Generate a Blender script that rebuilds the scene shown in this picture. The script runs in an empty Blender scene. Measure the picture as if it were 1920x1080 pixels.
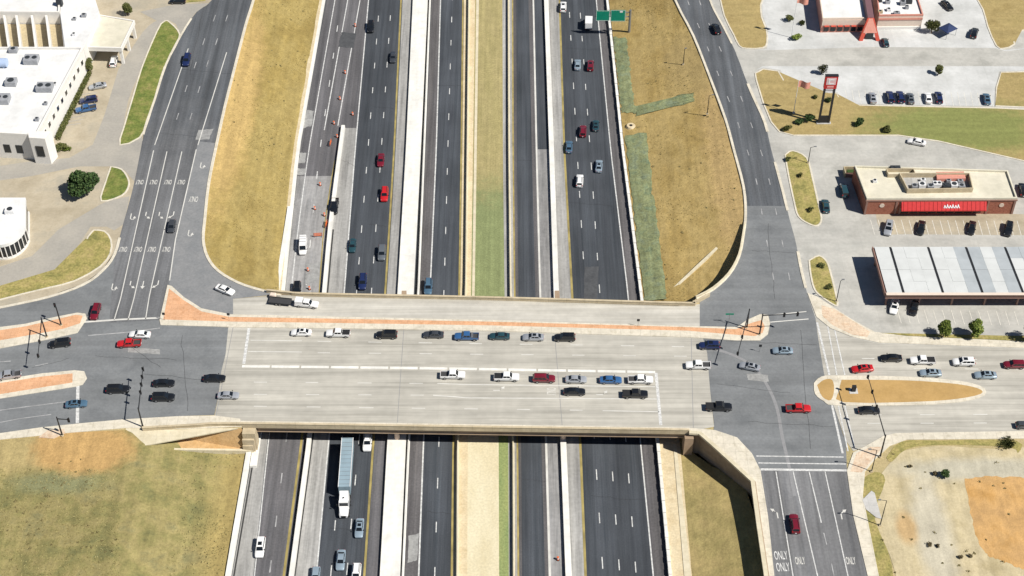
import bpy, bmesh, math, random
from mathutils import Vector, Matrix, noise as mnoise
random.seed(7)
C = bpy.context.scene.collection
SC = bpy.context.scene

# ------------------------------------------------------------------ camera, sky, sun, exposure
FPX = 2900.0
PITCH = math.radians(44.4)
DIST = FPX / 7.5
CAM = Vector((0, -DIST * math.cos(PITCH), DIST * math.sin(PITCH)))
FWD = Vector((0, math.cos(PITCH), -math.sin(PITCH)))
UPV = Vector((0, math.sin(PITCH), math.cos(PITCH)))
cam_data = bpy.data.cameras.new('camera')
cam_data.sensor_width = 36
cam_data.lens = 36 * FPX / 1920
cam_data.clip_start = 5
cam_data.clip_end = 6000
cam = bpy.data.objects.new('camera', cam_data)
cam.location = CAM
cam.rotation_euler = (math.pi / 2 - PITCH, 0, 0)
C.objects.link(cam)
SC.camera = cam

SUN_EL = 50
SUN_TO = Vector((0.90, -0.436, 0)).normalized()          # horizontal direction towards the sun
w = bpy.data.worlds.new('World')
SC.world = w
w.use_nodes = True
nt = w.node_tree
bg = nt.nodes['Background']
sky = nt.nodes.new('ShaderNodeTexSky')
sky.sky_type = 'NISHITA'
sky.sun_disc = False
sky.sun_elevation = math.radians(SUN_EL)
sky.sun_rotation = math.atan2(SUN_TO.x, SUN_TO.y)
sky.air_density = 0.75
sky.dust_density = 0.2
nt.links.new(sky.outputs[0], bg.inputs[0])
bg.inputs[1].default_value = 0.05
sl = bpy.data.lights.new('sun', 'SUN')
sl.energy = 4.8
sl.angle = math.radians(0.5)
sl.color = (1.0, 0.955, 0.88)
sun = bpy.data.objects.new('sun', sl)
to_sun = Vector((SUN_TO.x * math.cos(math.radians(SUN_EL)), SUN_TO.y * math.cos(math.radians(SUN_EL)), math.sin(math.radians(SUN_EL))))
sun.rotation_euler = to_sun.to_track_quat('Z', 'Y').to_euler()
sun.location = (150, -80, 200)
C.objects.link(sun)
SC.view_settings.view_transform = 'Standard'
SC.view_settings.look = 'None'
SC.view_settings.gamma = 1
SC.view_settings.use_curve_mapping = False
SC.view_settings.exposure = 0.34

# ------------------------------------------------------------------ helpers
ZF = -7.0                                                # freeway level; the cross street is 0

def at(x, y, z=0.0):
    """The point of the place that stands at height z under photo pixel (x, y)."""
    d = FWD + Vector(((x - 960) / FPX, 0, 0)) + UPV * ((540 - y) / FPX)
    t = (z - CAM.z) / d.z
    return CAM + d * t

def lerp_knots(k, y):
    ks = sorted(k.items())
    if y <= ks[0][0]:
        (y0, x0), (y1, x1) = ks[0], ks[1]
    elif y >= ks[-1][0]:
        (y0, x0), (y1, x1) = ks[-2], ks[-1]
    else:
        for i in range(len(ks) - 1):
            if ks[i][0] <= y <= ks[i + 1][0]:
                (y0, x0), (y1, x1) = ks[i], ks[i + 1]
                break
    return x0 + (x1 - x0) * (y - y0) / (y1 - y0)

def fpath(k, y0=-160, y1=1220, z=ZF, step=46, off=0.0):
    n = max(2, int(abs(y1 - y0) / step) + 1)
    return [at(lerp_knots(k, y0 + (y1 - y0) * i / (n - 1)) + off, y0 + (y1 - y0) * i / (n - 1), z) for i in range(n)]

def mesh(name, verts, faces, mat=None, parent=None, kind=None, smooth=False):
    m = bpy.data.meshes.new(name)
    m.from_pydata([tuple(v) for v in verts], [], faces)
    mats = mat if isinstance(mat, (list, tuple)) else [mat]
    for q in mats:
        if q: m.materials.append(q)
    if smooth:
        m.shade_smooth()
        m.set_sharp_from_angle(angle=math.radians(35))
    m.update()
    o = bpy.data.objects.new(name, m)
    C.objects.link(o)
    if parent is not None: o.parent = parent
    if kind: o['kind'] = kind
    return o

def empty(name, label, cat, loc=(0, 0, 0), rz=0.0, group=None):
    o = bpy.data.objects.new(name, None)
    o.empty_display_size = 0.5
    C.objects.link(o)
    o.location = loc
    o.rotation_euler = (0, 0, rz)
    o['label'] = label
    o['category'] = cat
    if group: o['group'] = group
    return o

def tag(o, label, cat, group=None):
    o['label'] = label
    o['category'] = cat
    if group: o['group'] = group
    return o

def ccw(pts):
    a = sum(pts[i].x * pts[(i + 1) % len(pts)].y - pts[(i + 1) % len(pts)].x * pts[i].y for i in range(len(pts)))
    return pts if a > 0 else pts[::-1]

def poly(name, px, z, mat, parent=None, kind='structure'):
    pts = ccw([at(x, y, z) for x, y in px])
    return mesh(name, pts, [list(range(len(pts)))], mat, parent, None if parent else kind)

def smoothline(px, n=4):
    """Catmull-Rom through pixel points, so that kerb returns read as curves."""
    out = []
    P = [px[0]] + list(px) + [px[-1]]
    for i in range(1, len(P) - 2):
        p0, p1, p2, p3 = P[i - 1], P[i], P[i + 1], P[i + 2]
        for j in range(n):
            t = j / n
            out.append(tuple(0.5 * ((2 * p1[k]) + (-p0[k] + p2[k]) * t + (2 * p0[k] - 5 * p1[k] + 4 * p2[k] - p3[k]) * t * t + (-p0[k] + 3 * p1[k] - 3 * p2[k] + p3[k]) * t ** 3) for k in (0, 1)))
    out.append(tuple(px[-1]))
    return out

def normals2d(path, closed=False):
    out = []
    n = len(path)
    for i in range(n):
        if closed:
            a, b = path[(i - 1) % n], path[(i + 1) % n]
        else:
            a, b = path[max(0, i - 1)], path[min(n - 1, i + 1)]
        d = Vector((b.x - a.x, b.y - a.y, 0))
        d = d.normalized() if d.length > 1e-6 else Vector((1, 0, 0))
        out.append(Vector((-d.y, d.x, 0)))
    return out

def sweep(name, path, prof, mat, parent=None, kind=None, closed=False):
    """Sweep an open profile [(offset to the left, height)] along a world path."""
    nn = normals2d(path, closed)
    k = len(prof)
    V, F = [], []
    for p, n in zip(path, nn):
        for (o, h) in prof:
            V.append(p + n * o + Vector((0, 0, h)))
    m = len(path)
    for i in range(m if closed else m - 1):
        for j in range(k - 1):
            a = i * k + j
            b = ((i + 1) % m) * k + j
            F.append((a, a + 1, b + 1, b))
    if not closed:
        F.append(tuple(range(k)))
        F.append(tuple(range((m - 1) * k, m * k))[::-1])
    return mesh(name, V, F, mat, parent, kind)

def kerb_prof(wd=0.5, h=0.15):
    return [(wd / 2, -0.3), (wd / 2, h - .03), (wd / 2 - .03, h), (-wd / 2 + .03, h), (-wd / 2, h - .03), (-wd / 2, -0.3)]

def wall_prof(wd, h, base=-0.3):
    return [(wd / 2, base), (wd / 2, h), (-wd / 2, h), (-wd / 2, base)]

def jersey(h=0.95, top=0.2, foot=0.62):
    t, f = top / 2, foot / 2
    return [(f, -0.2), (f, .08), (t + .06, .33), (t, h), (-t, h), (-t - .06, .33), (-f, .08), (-f, -0.2)]

def band(name, kl, kr, y0, y1, z, mat, parent=None, step=46, kind='structure'):
    a, b = fpath(kl, y0, y1, z, step), fpath(kr, y0, y1, z, step)
    n = len(a)
    V = a + b
    F = [(i, i + 1, n + i + 1, n + i) for i in range(n - 1)]
    o = mesh(name, V, F, mat, parent, None if parent else kind)
    fix_up(o)
    return o

def fix_up(o):
    bm = bmesh.new()
    bm.from_mesh(o.data)
    bmesh.ops.recalc_face_normals(bm, faces=bm.faces)
    if sum(f.normal.z * f.calc_area() for f in bm.faces) < 0:
        bmesh.ops.reverse_faces(bm, faces=bm.faces)
    bm.to_mesh(o.data)
    bm.free()

def stripe(name, p, q, wd, mat, parent, z=0.0):
    d = (q - p); d.z = 0
    n = Vector((-d.y, d.x, 0)).normalized() * wd / 2
    V = [p + n, p - n, q - n, q + n]
    for v in V: v.z += z
    return mesh(name, V, [(0, 1, 2, 3)], mat, parent)

def ribbon(name, path, wd, mat, parent=None, dz=0.0, kind=None):
    nn = normals2d(path)
    V, F = [], []
    for p, n in zip(path, nn):
        V += [p + n * wd / 2 + Vector((0, 0, dz)), p - n * wd / 2 + Vector((0, 0, dz))]
    for i in range(len(path) - 1):
        F.append((2 * i, 2 * i + 1, 2 * i + 3, 2 * i + 2))
    return mesh(name, V, F, mat, parent, kind)

def dashes(path, spacing, length, wd, mat, parent, phase=0.0, dz=0.02, name='lane_dash'):
    L = [0.0]
    for i in range(len(path) - 1): L.append(L[-1] + (path[i + 1] - path[i]).length)
    def P(s):
        for i in range(len(L) - 1):
            if L[i] <= s <= L[i + 1]:
                return path[i].lerp(path[i + 1], (s - L[i]) / (L[i + 1] - L[i]))
        return path[-1]
    s = phase
    while s + length < L[-1]:
        ln = length * random.uniform(.92, 1.05)
        stripe(name, P(s), P(min(s + ln, L[-1])), wd, mat, parent, dz)
        s += spacing

def box_data(x0, x1, y0, y1, z0, z1):
    V = [(x0, y0, z0), (x1, y0, z0), (x1, y1, z0), (x0, y1, z0), (x0, y0, z1), (x1, y0, z1), (x1, y1, z1), (x0, y1, z1)]
    F = [(3, 2, 1, 0), (4, 5, 6, 7), (0, 1, 5, 4), (1, 2, 6, 5), (2, 3, 7, 6), (3, 0, 4, 7)]
    return V, F

class MB:
    def __init__(s): s.V, s.F, s.M = [], [], []
    def add(s, V, F, mi=0):
        b = len(s.V)
        s.V += [Vector(v) for v in V]
        s.F += [tuple(i + b for i in f) for f in F]
        s.M += [mi] * len(F)
        return s
    def box(s, x0, x1, y0, y1, z0, z1, mi=0):
        return s.add(*box_data(x0, x1, y0, y1, z0, z1), mi)
    def tube(s, p, q, r0, r1=None, n=8, mi=0, cap=True):
        r1 = r0 if r1 is None else r1
        p, q = Vector(p), Vector(q)
        d = (q - p).normalized()
        a = d.orthogonal().normalized()
        b = d.cross(a)
        V = []
        for c, r in ((p, r0), (q, r1)):
            for i in range(n):
                t = 2 * math.pi * i / n
                V.append(c + a * math.cos(t) * r + b * math.sin(t) * r)
        F = [(i, (i + 1) % n, n + (i + 1) % n, n + i) for i in range(n)]
        if cap:
            F.append(tuple(range(n))[::-1]); F.append(tuple(range(n, 2 * n)))
        return s.add(V, F, mi)
    def data(s, name, mats, smooth=False):
        m = bpy.data.meshes.new(name)
        m.from_pydata([tuple(v) for v in s.V], [], s.F)
        for q in (mats if isinstance(mats, (list, tuple)) else [mats]): m.materials.append(q)
        for p, i in zip(m.polygons, s.M): p.material_index = i
        if smooth:
            m.shade_smooth(); m.set_sharp_from_angle(angle=math.radians(35))
        return m
    def obj(s, name, mats, parent=None, smooth=False):
        return link(name, s.data(name, mats, smooth), parent)

def link(name, me, parent=None):
    o = bpy.data.objects.new(name, me)
    C.objects.link(o)
    if parent is not None: o.parent = parent
    return o

def prism(name, pts, z0, z1, mat, parent=None):
    """Vertical prism over world points."""
    pts = ccw([Vector((p.x, p.y, 0)) for p in pts])
    n = len(pts)
    V = [Vector((p.x, p.y, z0)) for p in pts] + [Vector((p.x, p.y, z1)) for p in pts]
    F = [tuple(range(n))[::-1], tuple(range(n, 2 * n))] + [(i, (i + 1) % n, n + (i + 1) % n, n + i) for i in range(n)]
    return mesh(name, V, F, mat, parent)

# ------------------------------------------------------------------ materials
def nodes_of(name):
    m = bpy.data.materials.new(name)
    m.use_nodes = True
    t = m.node_tree
    return m, t, t.nodes['Principled BSDF']

def ground(name, cols, scale=0.25, detail=8, rough=0.9, bump=0.15, bscale=3.0, stretch=(1, 1, 1), rot=0.0,
           fine=(0.0, 6.0), patches=(), contrast=(0.35, 0.65), spec=0.25, joints=None, streak=None, pamp=1.3):
    """Noise-mixed ground colour. cols: 2-3 colours. patches: (centre x, y, rx, ry, colour, softness)."""
    m, t, b = nodes_of(name)
    N, L = t.nodes.new, t.links.new
    co = N('ShaderNodeTexCoord')
    mp = N('ShaderNodeMapping')
    mp.inputs['Scale'].default_value = stretch
    mp.inputs['Rotation'].default_value = (0, 0, rot)
    L(co.outputs['Object'], mp.inputs[0])
    nz = N('ShaderNodeTexNoise')
    nz.inputs['Scale'].default_value = scale
    nz.inputs['Detail'].default_value = detail
    nz.inputs['Roughness'].default_value = 0.65
    L(mp.outputs[0], nz.inputs['Vector'])
    rp = N('ShaderNodeValToRGB')
    el = rp.color_ramp.elements
    el[0].position, el[1].position = contrast
    el[0].color = (*cols[0], 1)
    el[1].color = (*cols[-1], 1)
    if len(cols) > 2:
        for i, c in enumerate(cols[1:-1]):
            e = el.new(contrast[0] + (contrast[1] - contrast[0]) * (i + 1) / (len(cols) - 1))
            e.color = (*c, 1)
    L(nz.outputs['Fac'], rp.inputs[0])
    out = rp.outputs[0]
    for (cx, cy, rx, ry, col, soft) in patches:
        vm = N('ShaderNodeVectorMath'); vm.operation = 'SUBTRACT'
        vm.inputs[1].default_value = (cx, cy, 0)
        L(co.outputs['Object'], vm.inputs[0])
        vs = N('ShaderNodeVectorMath'); vs.operation = 'MULTIPLY'
        vs.inputs[1].default_value = (1 / rx, 1 / ry, 0)
        L(vm.outputs[0], vs.inputs[0])
        ln = N('ShaderNodeVectorMath'); ln.operation = 'LENGTH'
        L(vs.outputs[0], ln.inputs[0])
        n2 = N('ShaderNodeTexNoise'); n2.inputs['Scale'].default_value = 0.22; n2.inputs['Detail'].default_value = 7
        n2.inputs['Roughness'].default_value = 0.7
        L(co.outputs['Object'], n2.inputs['Vector'])
        ad = N('ShaderNodeMath'); ad.operation = 'MULTIPLY_ADD'
        L(n2.outputs['Fac'], ad.inputs[0]); ad.inputs[1].default_value = pamp; L(ln.outputs['Value'], ad.inputs[2])
        mr = N('ShaderNodeMapRange'); mr.interpolation_type = 'SMOOTHSTEP'
        mr.inputs['From Min'].default_value = 1 + pamp / 2 - soft; mr.inputs['From Max'].default_value = 1 + pamp / 2 + soft
        mr.inputs['To Min'].default_value = 1; mr.inputs['To Max'].default_value = 0
        L(ad.outputs[0], mr.inputs['Value'])
        mx = N('ShaderNodeMix'); mx.data_type = 'RGBA'
        L(mr.outputs[0], mx.inputs['Factor']); L(out, mx.inputs['A']); mx.inputs['B'].default_value = (*col, 1)
        out = mx.outputs['Result']
    if joints:
        jw, jh, jd = joints
        bk = N('ShaderNodeTexBrick'); bk.offset = 0.0
        bk.inputs['Color1'].default_value = (1, 1, 1, 1); bk.inputs['Color2'].default_value = (.955, .955, .955, 1); bk.inputs['Mortar'].default_value = (jd, jd, jd, 1)
        bk.inputs['Scale'].default_value = 1; bk.inputs['Mortar Size'].default_value = 0.05; bk.inputs['Brick Width'].default_value = jw; bk.inputs['Row Height'].default_value = jh
        L(co.outputs['Object'], bk.inputs['Vector'])
        jm = N('ShaderNodeMix'); jm.data_type = 'RGBA'; jm.blend_type = 'MULTIPLY'; jm.inputs['Factor'].default_value = 1
        L(out, jm.inputs['A']); L(bk.outputs['Color'], jm.inputs['B'])
        out = jm.outputs['Result']
    for (sv, amt, sc_) in (streak or ()):
        ms = N('ShaderNodeMapping'); ms.inputs['Scale'].default_value = sv
        L(co.outputs['Object'], ms.inputs[0])
        ns = N('ShaderNodeTexNoise'); ns.inputs['Scale'].default_value = sc_; ns.inputs['Detail'].default_value = 6; ns.inputs['Roughness'].default_value = .6
        L(ms.outputs[0], ns.inputs['Vector'])
        mr = N('ShaderNodeMapRange'); mr.inputs['From Min'].default_value = .32; mr.inputs['From Max'].default_value = .68
        mr.inputs['To Min'].default_value = 1 - amt; mr.inputs['To Max'].default_value = 1 + amt
        L(ns.outputs['Fac'], mr.inputs['Value'])
        mm = N('ShaderNodeVectorMath'); mm.operation = 'SCALE'
        L(out, mm.inputs[0]); L(mr.outputs[0], mm.inputs['Scale'])
        out = mm.outputs[0]
    if fine[0] > 0:
        nf = N('ShaderNodeTexNoise'); nf.inputs['Scale'].default_value = fine[1]; nf.inputs['Detail'].default_value = 4
        L(co.outputs['Object'], nf.inputs['Vector'])
        mr = N('ShaderNodeMapRange'); mr.inputs['From Min'].default_value = .3; mr.inputs['From Max'].default_value = .7
        mr.inputs['To Min'].default_value = 1 - fine[0]; mr.inputs['To Max'].default_value = 1 + fine[0]
        L(nf.outputs['Fac'], mr.inputs['Value'])
        mm = N('ShaderNodeVectorMath'); mm.operation = 'SCALE'
        L(out, mm.inputs[0]); L(mr.outputs[0], mm.inputs['Scale'])
        out = mm.outputs[0]
    L(out, b.inputs['Base Color'])
    b.inputs['Roughness'].default_value = rough
    b.inputs['Specular IOR Level'].default_value = spec
    if bump > 0:
        nb = N('ShaderNodeTexNoise'); nb.inputs['Scale'].default_value = bscale; nb.inputs['Detail'].default_value = 5
        L(co.outputs['Object'], nb.inputs['Vector'])
        bp = N('ShaderNodeBump'); bp.inputs['Strength'].default_value = bump; bp.inputs['Distance'].default_value = 0.25
        L(nb.outputs['Fac'], bp.inputs['Height'])
        L(bp.outputs[0], b.inputs['Normal'])
    return m

def plain(name, col, rough=0.6, metal=0.0, var=0.08, scale=1.5, spec=0.4, coat=0.0):
    m, t, b = nodes_of(name)
    N, L = t.nodes.new, t.links.new
    co = N('ShaderNodeTexCoord')
    nz = N('ShaderNodeTexNoise'); nz.inputs['Scale'].default_value = scale; nz.inputs['Detail'].default_value = 6
    L(co.outputs['Object'], nz.inputs['Vector'])
    rp = N('ShaderNodeValToRGB')
    rp.color_ramp.elements[0].position = .3; rp.color_ramp.elements[1].position = .7
    rp.color_ramp.elements[0].color = (*[max(0, c * (1 - var)) for c in col], 1)
    rp.color_ramp.elements[1].color = (*[min(1, c * (1 + var)) for c in col], 1)
    L(nz.outputs['Fac'], rp.inputs[0]); L(rp.outputs[0], b.inputs['Base Color'])
    b.inputs['Roughness'].default_value = rough
    b.inputs['Metallic'].default_value = metal
    b.inputs['Specular IOR Level'].default_value = spec
    b.inputs['Coat Weight'].default_value = coat
    b.inputs['Coat Roughness'].default_value = 0.08
    return m

def leafy(name, c0, c1, c2):
    m, t, b = nodes_of(name)
    N, L = t.nodes.new, t.links.new
    g = N('ShaderNodeNewGeometry')
    rp = N('ShaderNodeValToRGB')
    el = rp.color_ramp.elements
    el[0].color = (*c0, 1); el[1].color = (*c2, 1)
    e = el.new(.5); e.color = (*c1, 1)
    L(g.outputs['Random Per Island'], rp.inputs[0]); L(rp.outputs[0], b.inputs['Base Color'])
    b.inputs['Roughness'].default_value = .75
    b.inputs['Specular IOR Level'].default_value = .2
    return m

M = {}
ALONG_Y = (1.6, 0.03, 1)
ALONG_X = (0.03, 1.3, 1)
pL = at(130, 840, -0.5); pR = at(1330, 560, -2)
M['terrain'] = ground('dry_soil', [(.36, .29, .15), (.42, .34, .18), (.30, .26, .12)], .12, fine=(.15, 2.5))
M['lot_tan'] = ground('tan_paving', [(.35, .30, .215), (.43, .375, .28), (.345, .315, .25)], .09, fine=(.06, 1.5), bump=.04, joints=(5, 5, .92), streak=[((1, 1, 1), .09, .1)])
M['drive_grey'] = ground('grey_drive', [(.30, .285, .255), (.37, .345, .30)], .12, fine=(.06, 1.5), bump=.04)
M['lot_concrete'] = ground('pale_concrete_lot', [(.35, .345, .315), (.44, .43, .395), (.39, .385, .355)], .10, fine=(.05, 1.2), bump=.03, joints=(6, 6, .90), streak=[((1, 1, 1), .10, .12), ((.1, 1, 1), .06, .4)])
M['lot_white'] = ground('bright_concrete_lot', [(.47, .475, .46), (.55, .555, .545)], .12, fine=(.04, 1.0), bump=.03, joints=(6, 6, .90), streak=[((1, 1, 1), .07, .12)])
M['asphalt_dark'] = ground('dark_asphalt', [(.042, .049, .058), (.060, .067, .077), (.047, .053, .063)], .8, stretch=ALONG_Y, fine=(.12, 3.0), bump=.06, bscale=8, spec=.3, streak=[((1, .010, 1), .28, .50), ((1, 1, 1), .14, .06), ((1, .10, 1), .14, .35)])
M['asphalt_ramp'] = ground('worn_asphalt', [(.095, .094, .10), (.135, .13, .135)], .8, stretch=ALONG_Y, fine=(.12, 2.0), bump=.06, bscale=8, streak=[((1, .010, 1), .28, .50), ((1, 1, 1), .14, .06), ((1, .10, 1), .14, .35)])
M['asphalt_brown'] = ground('shoulder_asphalt', [(.085, .082, .086), (.125, .118, .118)], .9, stretch=ALONG_Y, fine=(.15, 2.0), bump=.06, streak=[((1, .010, 1), .28, .50), ((1, 1, 1), .14, .06), ((1, .10, 1), .14, .35)])
M['frontage_dark'] = ground('frontage_asphalt', [(.080, .088, .098), (.110, .116, .125)], .7, stretch=(1.4, .05, 1), fine=(.12, 2.0), bump=.06, streak=[((1, .010, 1), .28, .50), ((1, 1, 1), .14, .06), ((1, .10, 1), .14, .35)])
fm = at(300, 430, 0)
M['frontage_mid'] = ground('grey_asphalt', [(.135, .138, .145), (.175, .176, .18), (.15, .152, .158)], .5, stretch=(1.2, .08, 1), fine=(.1, 1.6), bump=.05, streak=[((1, .010, 1), .28, .50), ((1, 1, 1), .14, .06), ((1, .10, 1), .14, .35)])
M['frontage_left'] = ground('frontage_asphalt_left', [(.080, .088, .098), (.110, .116, .125)], .7, stretch=(1.4, .05, 1), fine=(.12, 2.0), bump=.06, patches=[(fm.x, fm.y - 6, 30, 46, (.148, .151, .157), .55)], streak=[((1, .010, 1), .28, .50), ((1, 1, 1), .14, .06), ((1, .10, 1), .14, .35)])
M['asphalt_cross'] = ground('crossing_asphalt', [(.148, .156, .162), (.182, .190, .195), (.162, .170, .176)], .12, fine=(.07, 1.6), bump=.05, streak=[((.012, 1, 1), .10, .4), ((1, 1, 1), .10, .07), ((.2, 1, 1), .05, .3)])
M['asphalt_slip'] = ground('slip_asphalt', [(.19, .197, .203), (.235, .237, .24)], .3, fine=(.08, 1.6), bump=.05)
M['deck'] = ground('deck_concrete', [(.345, .33, .288), (.435, .416, .366), (.39, .373, .328)], .8, stretch=ALONG_X, fine=(.05, .5), bump=.03, joints=(8.5, 60, .95), streak=[((.012, 1, 1), .15, .50), ((1, 1, 1), .10, .07), ((.12, 1, 1), .09, .4)])
M['deck_slip'] = ground('slip_deck_concrete', [(.42, .40, .35), (.50, .48, .43)], .7, stretch=ALONG_X, fine=(.05, .7), bump=.03, streak=[((.012, 1, 1), .15, .50), ((1, 1, 1), .10, .07), ((.12, 1, 1), .09, .4)])
M['shoulder'] = ground('shoulder_concrete', [(.25, .245, .235), (.34, .335, .32), (.28, .275, .265)], .7, stretch=(1.3, .06, 1), fine=(.1, 1.3), bump=.04, streak=[((1, .010, 1), .28, .50), ((1, 1, 1), .14, .06), ((1, .10, 1), .14, .35)])
M['ramp_conc'] = ground('ramp_concrete', [(.20, .20, .20), (.29, .285, .28), (.23, .23, .23)], .7, stretch=(1.1, .08, 1), fine=(.1, 1.0), bump=.04, streak=[((1, .010, 1), .28, .50), ((1, 1, 1), .14, .06), ((1, .10, 1), .14, .35)])
M['white_conc'] = ground('white_concrete', [(.64, .63, .585), (.74, .725, .68)], .4, fine=(.05, 1.0), bump=.03, streak=[((1, .05, 1), .08, .5), ((1, 1, 1), .07, .15)])
M['cream_conc'] = ground('cream_concrete', [(.54, .48, .34), (.63, .57, .43)], .4, fine=(.06, 1.0), bump=.03, joints=(3, 3, .85))
M['kerb'] = ground('kerb_concrete', [(.52, .475, .375), (.63, .58, .48), (.57, .53, .43)], .5, fine=(.06, 1.5), bump=.02, joints=(2.4, 2.4, .80), streak=[((1, 1, 1), .10, .3)])
M['parapet'] = ground('parapet_concrete', [(.45, .375, .25), (.53, .45, .315)], .35, fine=(.06, 1.2), bump=.03, joints=(4.5, 100, .78), streak=[((1, 1, 1), .08, .3)])
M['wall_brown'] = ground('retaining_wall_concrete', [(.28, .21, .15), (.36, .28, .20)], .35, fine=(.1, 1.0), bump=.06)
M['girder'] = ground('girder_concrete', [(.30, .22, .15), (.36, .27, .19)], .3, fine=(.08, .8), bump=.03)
M['column'] = plain('column_concrete', (.62, .47, .36), .8)
M['brick'] = ground('orange_pavers', [(.55, .29, .15), (.64, .37, .215), (.58, .32, .175)], .6, fine=(.08, 4.0), bump=.05, joints=(1.5, 1.5, .84), streak=[((1, 1, 1), .12, .25)])
M['brick_pale'] = ground('pale_pavers', [(.56, .40, .27), (.64, .52, .39), (.52, .355, .24)], .5, fine=(.1, 2.5), bump=.05, joints=(1.5, 1.5, .86), streak=[((1, 1, 1), .10, .3)])
M['median_dirt'] = ground('median_soil', [(.40, .255, .095), (.45, .29, .115)], .3, fine=(.05, 2.0), bump=.05, streak=[((1, 1, 1), .08, .2)])
e1, e2 = at(445, 200, -2), at(430, 100, -1)
M['grass_left'] = ground('dry_embankment_grass', [(.225, .164, .053), (.275, .205, .068), (.325, .25, .093), (.245, .182, .06)], .10, stretch=(1, .5, 1), fine=(.12, 3.0), bump=.4, bscale=1.6, contrast=(.3, .7),
                        patches=[(e1.x, e1.y, 5, 45, (.41, .29, .115), .4)], streak=[((1, .06, 1), .14, .5), ((1, 1, 1), .12, .5), ((1, 1, 1), .10, 1.4)])
q1 = at(1372, 300, -1); q2 = at(1240, 40, -3); q3 = at(1300, 120, -2)
M['grass_right'] = ground('dry_embankment_grass_right', [(.26, .182, .064), (.33, .236, .085), (.385, .285, .115), (.29, .207, .072)], .10, stretch=(1, .5, 1), fine=(.12, 3.0), bump=.4, bscale=1.6, contrast=(.3, .7),
                         patches=[(q1.x + 1, q1.y + 5, 8, 48, (.40, .285, .125), .35), (q3.x, q3.y, 9, 14, (.35, .26, .11), .4)], streak=[((1, .06, 1), .14, .5), ((1, 1, 1), .12, .5), ((1, 1, 1), .10, 1.4)])
f1 = at(165, 845, -.5); f2 = at(445, 1000, -5); f3 = at(40, 860, 0); f4 = at(110, 905, 0)
M['grass_field'] = ground('olive_field_grass', [(.155, .150, .062), (.215, .192, .075), (.275, .230, .098), (.20, .182, .085)], .13, fine=(.12, 3.0), bump=.45, bscale=1.4, contrast=(.36, .64), pamp=.9,
                         patches=[(f2.x, f2.y, 7, 28, (.315, .245, .095), .5), (f4.x, f4.y, 10, 3.0, (.20, .20, .10), .5), (f3.x - 6, f3.y + 2, 17, 6, (.36, .285, .13), .4), (f1.x - 1, f1.y, 11.5, 7, (.43, .275, .11), .25)], streak=[((1, .06, 1), .14, .5), ((1, 1, 1), .12, .5), ((1, 1, 1), .10, 1.4)])
M['grass_green'] = ground('green_verge_grass', [(.095, .135, .030), (.16, .185, .045), (.25, .23, .08)], .3, fine=(.25, 2.0), bump=.4, bscale=1.8)
M['grass_olive'] = ground('olive_verge_grass', [(.19, .18, .06), (.30, .26, .09), (.36, .29, .12)], .3, fine=(.25, 2.0), bump=.4, bscale=1.8)
g1 = at(1720, 235, 0)
M['grass_lot'] = ground('mown_dry_grass', [(.285, .215, .088), (.345, .265, .115), (.315, .245, .102)], .16, fine=(.10, 3.0), bump=.35, bscale=1.8,
                       patches=[(g1.x + 12, g1.y - 1, 26, 11, (.20, .215, .07), .45)], streak=[((.1, 1, 1), .10, .5), ((1, 1, 1), .10, .8)])
M['grass_lower'] = ground('cutting_grass', [(.26, .215, .085), (.33, .265, .11), (.37, .285, .125)], .12, fine=(.12, 3.0), bump=.4, bscale=1.6, streak=[((1, .06, 1), .14, .5), ((1, 1, 1), .12, .5), ((1, 1, 1), .10, 1.4)])
gm = at(920, 478, ZF)
M['grass_median'] = ground('median_grass', [(.29, .25, .11), (.35, .295, .14)], .3, stretch=(1, .2, 1), fine=(.15, 2.0), bump=.3, pamp=1.0, patches=[(gm.x, gm.y, 14, 27, (.205, .235, .105), .35)], streak=[((1, .02, 1), .16, .8), ((1, 1, 1), .10, .4)])
M['grass_median_green'] = ground('median_turf', [(.19, .25, .10), (.28, .31, .12)], .3, stretch=(1, .2, 1), fine=(.2, 2.0), bump=.3)
M['turf_strip'] = ground('erosion_turf', [(.165, .21, .125), (.225, .245, .12), (.19, .225, .14)], .3, fine=(.2, 2.0), bump=.3, streak=[((1, .1, 1), .2, .6), ((1, 1, 1), .2, .5)])
M['gravel_tan'] = ground('tan_gravel', [(.52, .42, .26), (.62, .53, .36)], .3, fine=(.12, 2.0), bump=.2)
M['cream_dirt'] = ground('pale_dirt', [(.56, .49, .32), (.66, .60, .43)], .2, stretch=(1, .3, 1), fine=(.1, 2.0), bump=.15)
d1 = at(1935, 985, 0); d2 = at(1715, 1000, 0); d3 = at(1800, 890, 0); d4 = at(1640, 990, 0); d5 = at(1700, 1075, 0)
d1 = at(1945, 975, 0); d2 = at(1715, 1000, 0); d3 = at(1800, 880, 0); d4 = at(1700, 990, 0)
d2 = at(1715, 1000, 0); d3 = at(1800, 880, 0); d4 = at(1700, 990, 0)
M['lot_dirt'] = ground('bare_lot_dirt', [(.41, .345, .205), (.50, .425, .27), (.385, .32, .185)], .10, fine=(.06, 2.0), bump=.2, pamp=.8,
                       patches=[(d2.x + 4, d2.y, 4, 17, (.47, .43, .33), .45), (d3.x + 6, d3.y, 20, 3.2, (.43, .40, .31), .45), (d4.x, d4.y, 2.2, 4.2, (.46, .32, .16), .45)], streak=[((1, 1, 1), .12, .25), ((1, .12, 1), .12, .6)])
M['lot_orange'] = ground('orange_subsoil', [(.45, .255, .085), (.51, .31, .125), (.43, .265, .115)], .12, fine=(.08, 2.0), bump=.3, streak=[((1, 1, 1), .14, .3), ((1, .15, 1), .10, .8)])
M['orange_dirt'] = ground('orange_dirt', [(.43, .265, .11), (.50, .33, .16), (.42, .27, .13)], .15, fine=(.12, 1.5), bump=.2)
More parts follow.
